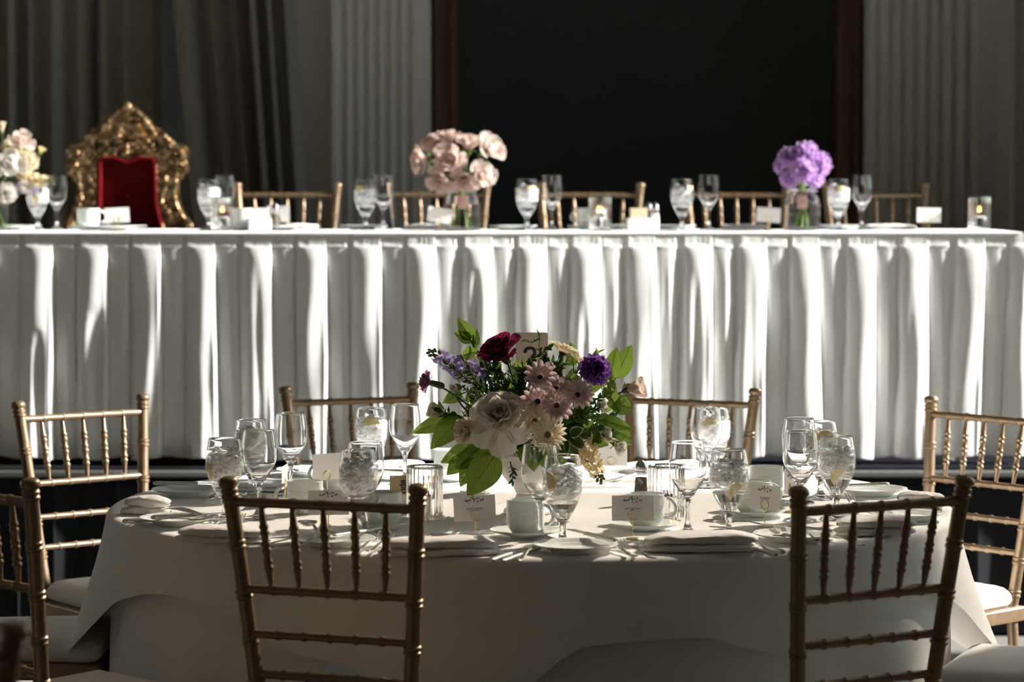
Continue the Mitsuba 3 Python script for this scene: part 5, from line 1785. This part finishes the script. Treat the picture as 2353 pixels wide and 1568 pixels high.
for px, y, rz, tilt, kw, lab in [(270, 8.93, .08, -.05, {}, 'before the throne'), (640, 9.14, .05, 0, dict(w=.075, h=.055), 'behind the dark shaker'), (1008, 8.96, .12, .16, {}, 'tilted, left of the jar of blush roses'),
                                 (1765, 8.98, .1, .06, {}, 'left of the jar of purple flowers'), (2134, 8.98, .05, .02, {}, 'at the right end')]:
    place(place_card(text=None, z0=.022, tilt=tilt, printed=False, **kw), 'place_card', mat(ht(px, y), rz), 'white place card on the head table, ' + lab, 'place card', 'place cards on the head table')
for px, y, a, b, lab in [(597, 8.93, 'm_packet', 'm_packet_white', 'left of the dark shaker'), (1466, 8.93, 'm_packet_pink', 'm_packet', 'left of the pale shaker')]:
    place(packets(b, a), 'sugar_caddy', mat(ht(px, y), .1), 'white caddy of sweetener packets on the head table ' + lab, 'sugar caddy')
for px, y, pr_, lab in [(632, 8.93, PEPPER, 'pepper shaker with dark filling on the head table'), (1505, 8.95, SALT, 'salt shaker with pale filling on the head table'), (1490, 8.99, PEPPER, 'pepper shaker half hidden between the caddy and the salt shaker')]:
    place(pr_, lab.split()[0] + '_shaker', mat(ht(px, y), .2), lab, 'shaker')


def jar(seed, ribbon=True, water=.055, stems=8, r=.060, h=.138):
    """A ribbed glass jar with flower stems in water."""
    c, rng = Proto(), np.random.default_rng(seed)
    n = 120
    a = np.arange(n) * 2 * PI / n
    rib = .0013 * np.cos(a * 30)
    prof = spl([(r * .93, .0), (r, .010), (r, .088)], 16)
    o = spl([(r, .087), (r * .985, .097), (r * .93, .108), (r * .78, .122), (r * .74, .128)], 16)
    c.add('shoulder', lathe(np.vstack([o, o[::-1] - [.003, 0], o[:1]]), 60), 'm_glass', 40)
    rows = [np.stack([(q + rib) * np.cos(a), (q + rib) * np.sin(a), a * 0 + z], -1) for q, z in prof]
    c.add('glass', grid_mesh(np.stack(rows, 1), True), 'm_thin', True)
    lip = [(r * .76 + .004 + .0042 * math.cos(t), h - .005 + .0045 * math.sin(t)) for t in np.linspace(0, 2 * PI, 13)]
    c.add('rim', lathe(lip, 48), 'm_glass', True)
    c.add('base', lathe([(0, .0005), (r * .92, .0005), (r * .95, .004), (r * .9, .006), (0, .007)], 48), 'm_glass', 40)
    c.add('water_surface', lathe([(r - .001, water), (r - .003, water - .001), (0, water - .001)], 40), 'm_thin', True)
    ms = []
    for k in range(stems):
        q = rng.uniform(0, 2 * PI)
        ms.append(tube([(.035 * math.cos(q), .035 * math.sin(q), .009), (.012 * math.cos(q + .4), .012 * math.sin(q + .4), .08), (.014 * math.cos(q + 3), .014 * math.sin(q + 3), .165)], .0026, 7))
    c.add('stems', join(ms), 'm_stem_green', True, kind='stuff')
    if ribbon:
        c.add('ribbon', lathe(spl([(.015, .072), (.0175, .08), (.017, .105), (.0155, .118)], 14), 24), 'm_ribbon', 40, label='pink ribbon round the stems')
    return c


scene['m_stem_green'] = pr((0.16, 0.26, 0.05), 0.5)
scene['m_ribbon'] = two(pr((0.62, 0.36, 0.30), 0.6))
JY = 9.0
place(jar(1), 'glass_jar', mat(ht(1062, JY)), 'clear glass jar of water holding the blush roses on the head table', 'jar')
place(jar(2), 'glass_jar', mat(ht(1843, JY)), 'clear glass jar of water holding the purple carnations on the head table', 'jar')
place(jar(3, False, .08, 9, .045), 'glass_jar', mat(ht(-12, JY)), 'clear glass vase at the left edge holding the white flowers', 'vase')


def hflower(proto, name, px, py, dy, face, label, stem_to=None, group=None):
    c = at(px, py, JY + dy)
    d = np.asarray(face, float)
    M = pose(c, frame_to(d))
    if stem_to is not None:
        inv = np.linalg.inv(M)
        e = np.asarray(stem_to, float)
        t = np.linspace(0, 1, 8)[:, None]
        b = c - d / np.linalg.norm(d) * .07
        pts = (1 - t) ** 2 * c + 2 * t * (1 - t) * b + t ** 2 * e
        proto.add('stem', tube(pts @ inv[:3, :3].T + inv[:3, 3], .0022, 6), 'm_stem', True)
    return place(proto, name, M, label, 'flower', group)


J1 = ht(1062, JY) + [0, 0, .13]
for i, (px, py, dy, R, fc, lab) in enumerate([
        (1036, 372, -.05, .064, (-.1, -1, .2), 'central blush rose of the head table bouquet, facing out'), (1114, 350, -.02, .062, (.65, -.75, .35), 'sunlit blush rose at the right of the head table bouquet'),
        (983, 370, .0, .058, (-.9, -.4, -.1), 'drooping blush rose at the left of the head table bouquet'), (1018, 408, -.04, .056, (-.4, -.8, -.45), 'blush rose at the lower left above the jar'),
        (1066, 408, -.05, .052, (.0, -.8, -.5), 'blush rose just above the jar rim'), (1098, 398, -.05, .058, (.5, -.85, -.2), 'sunlit blush rose at the lower right above the jar'),
        (1030, 334, .02, .054, (-.2, -.2, 1), 'blush rose on top of the head table bouquet, left'), (1076, 345, .03, .054, (.1, -.4, .9), 'blush rose on top of the head table bouquet, middle'),
        (1000, 345, .04, .056, (-.6, -.2, .7), 'blush rose at the upper left of the head table bouquet')]):
    hflower(rose(R, 'blush' if i not in (1, 5) else 'pale', 200 + i, 1.0, 15), 'rose', px, py, dy, fc, lab, J1)  # two roses on the lit side get paler petals, light put into colour
J2 = ht(1843, JY) + [0, 0, .13]
for i, (px, py, dy, R, fc, lab) in enumerate([
        (1845, 395, -.06, .050, (.1, -1, .15), 'lower middle lilac-pink carnation above the jar'), (1852, 358, -.03, .048, (.1, -.7, .7), 'topmost lilac-pink carnation'),
        (1880, 378, -.02, .046, (.7, -.7, .3), 'rightmost lilac-pink carnation'), (1818, 368, -.02, .046, (-.5, -.7, .5), 'upper left lilac-pink carnation'),
        (1798, 382, .0, .030, (-.95, -.3, .1), 'small lilac-pink carnation sticking out at the left'), (1868, 408, -.03, .040, (.5, -.8, -.3), 'lower right lilac-pink carnation'),
        (1818, 408, -.02, .038, (-.4, -.8, -.4), 'lower left lilac-pink carnation')]):
    hflower(carnation(R, 'violet', 230 + i, 34, False, .16, .42), 'carnation', px, py, dy, fc, lab + ' on the head table', J2)
J3 = ht(-12, JY) + [0, 0, .12]
for i, (kind, col, px, py, dy, R, fc, lab) in enumerate([
        ('rose', 'pale', 42, 332, -.03, .050, (.45, -.7, .5), 'pale pink rose on top of the white flowers at the left edge'), ('rose', 'white', 20, 382, -.06, .062, (.1, -1, .2), 'big white rose at the left edge of the head table'),
        ('carnation', 'cream', 58, 372, -.04, .044, (.6, -.8, .2), 'cream carnation beside the big white rose'), ('rose', 'cream', 4, 304, .0, .034, (-.1, -.4, .9), 'cream bud at the upper left corner of the flowers'),
        ('rose', 'yellow', 90, 354, .02, .026, (.5, -.4, .8), 'pale yellow bud standing off to the right'), ('carnation', 'white', 14, 440, -.05, .040, (.2, -1, -.3), 'white carnation over the vase rim at the left edge'),
        ('carnation', 'white', 56, 425, -.03, .028, (.5, -.8, -.3), 'small white carnation low in the left flowers'), ('carnation', 'butter', 30, 345, .03, .040, (.0, -.6, .7), 'butter-yellow carnation behind the pale pink rose')]):
    pr_ = rose(R, col, 260 + i, .45 if R < .035 else 1.0, 14) if kind == 'rose' else carnation(R, col, 260 + i, 40, False)
    hflower(pr_, kind, px, py, dy, fc, lab, J3)
place(stock(at(50, 408, JY), at(122, 420, JY - .05), 'butter', 281, 20, .017), 'stock_flower', np.eye(4), 'ochre-yellow stock spike leaning right from the left flowers', 'flower')
place(stock(at(40, 430, JY), at(100, 440, JY - .03), 'lilac', 282, 14, .012), 'stock_flower', np.eye(4), 'small lilac spike under the yellow one at the left', 'flower')
# a dark strap hanging over a chair back
p_ = at(893, 500, 9.70)
single('strap', moved(join([box(.035, .006, .30, (0, 0, 0), .002)]), mat((p_[0], 9.685, p_[2] - .03), 0, 0, -.12)), 'm_strap', 'black strap hanging over the chair left of the blush roses', 'strap')
scene['m_strap'] = pr((0.012, 0.014, 0.018), 0.6)
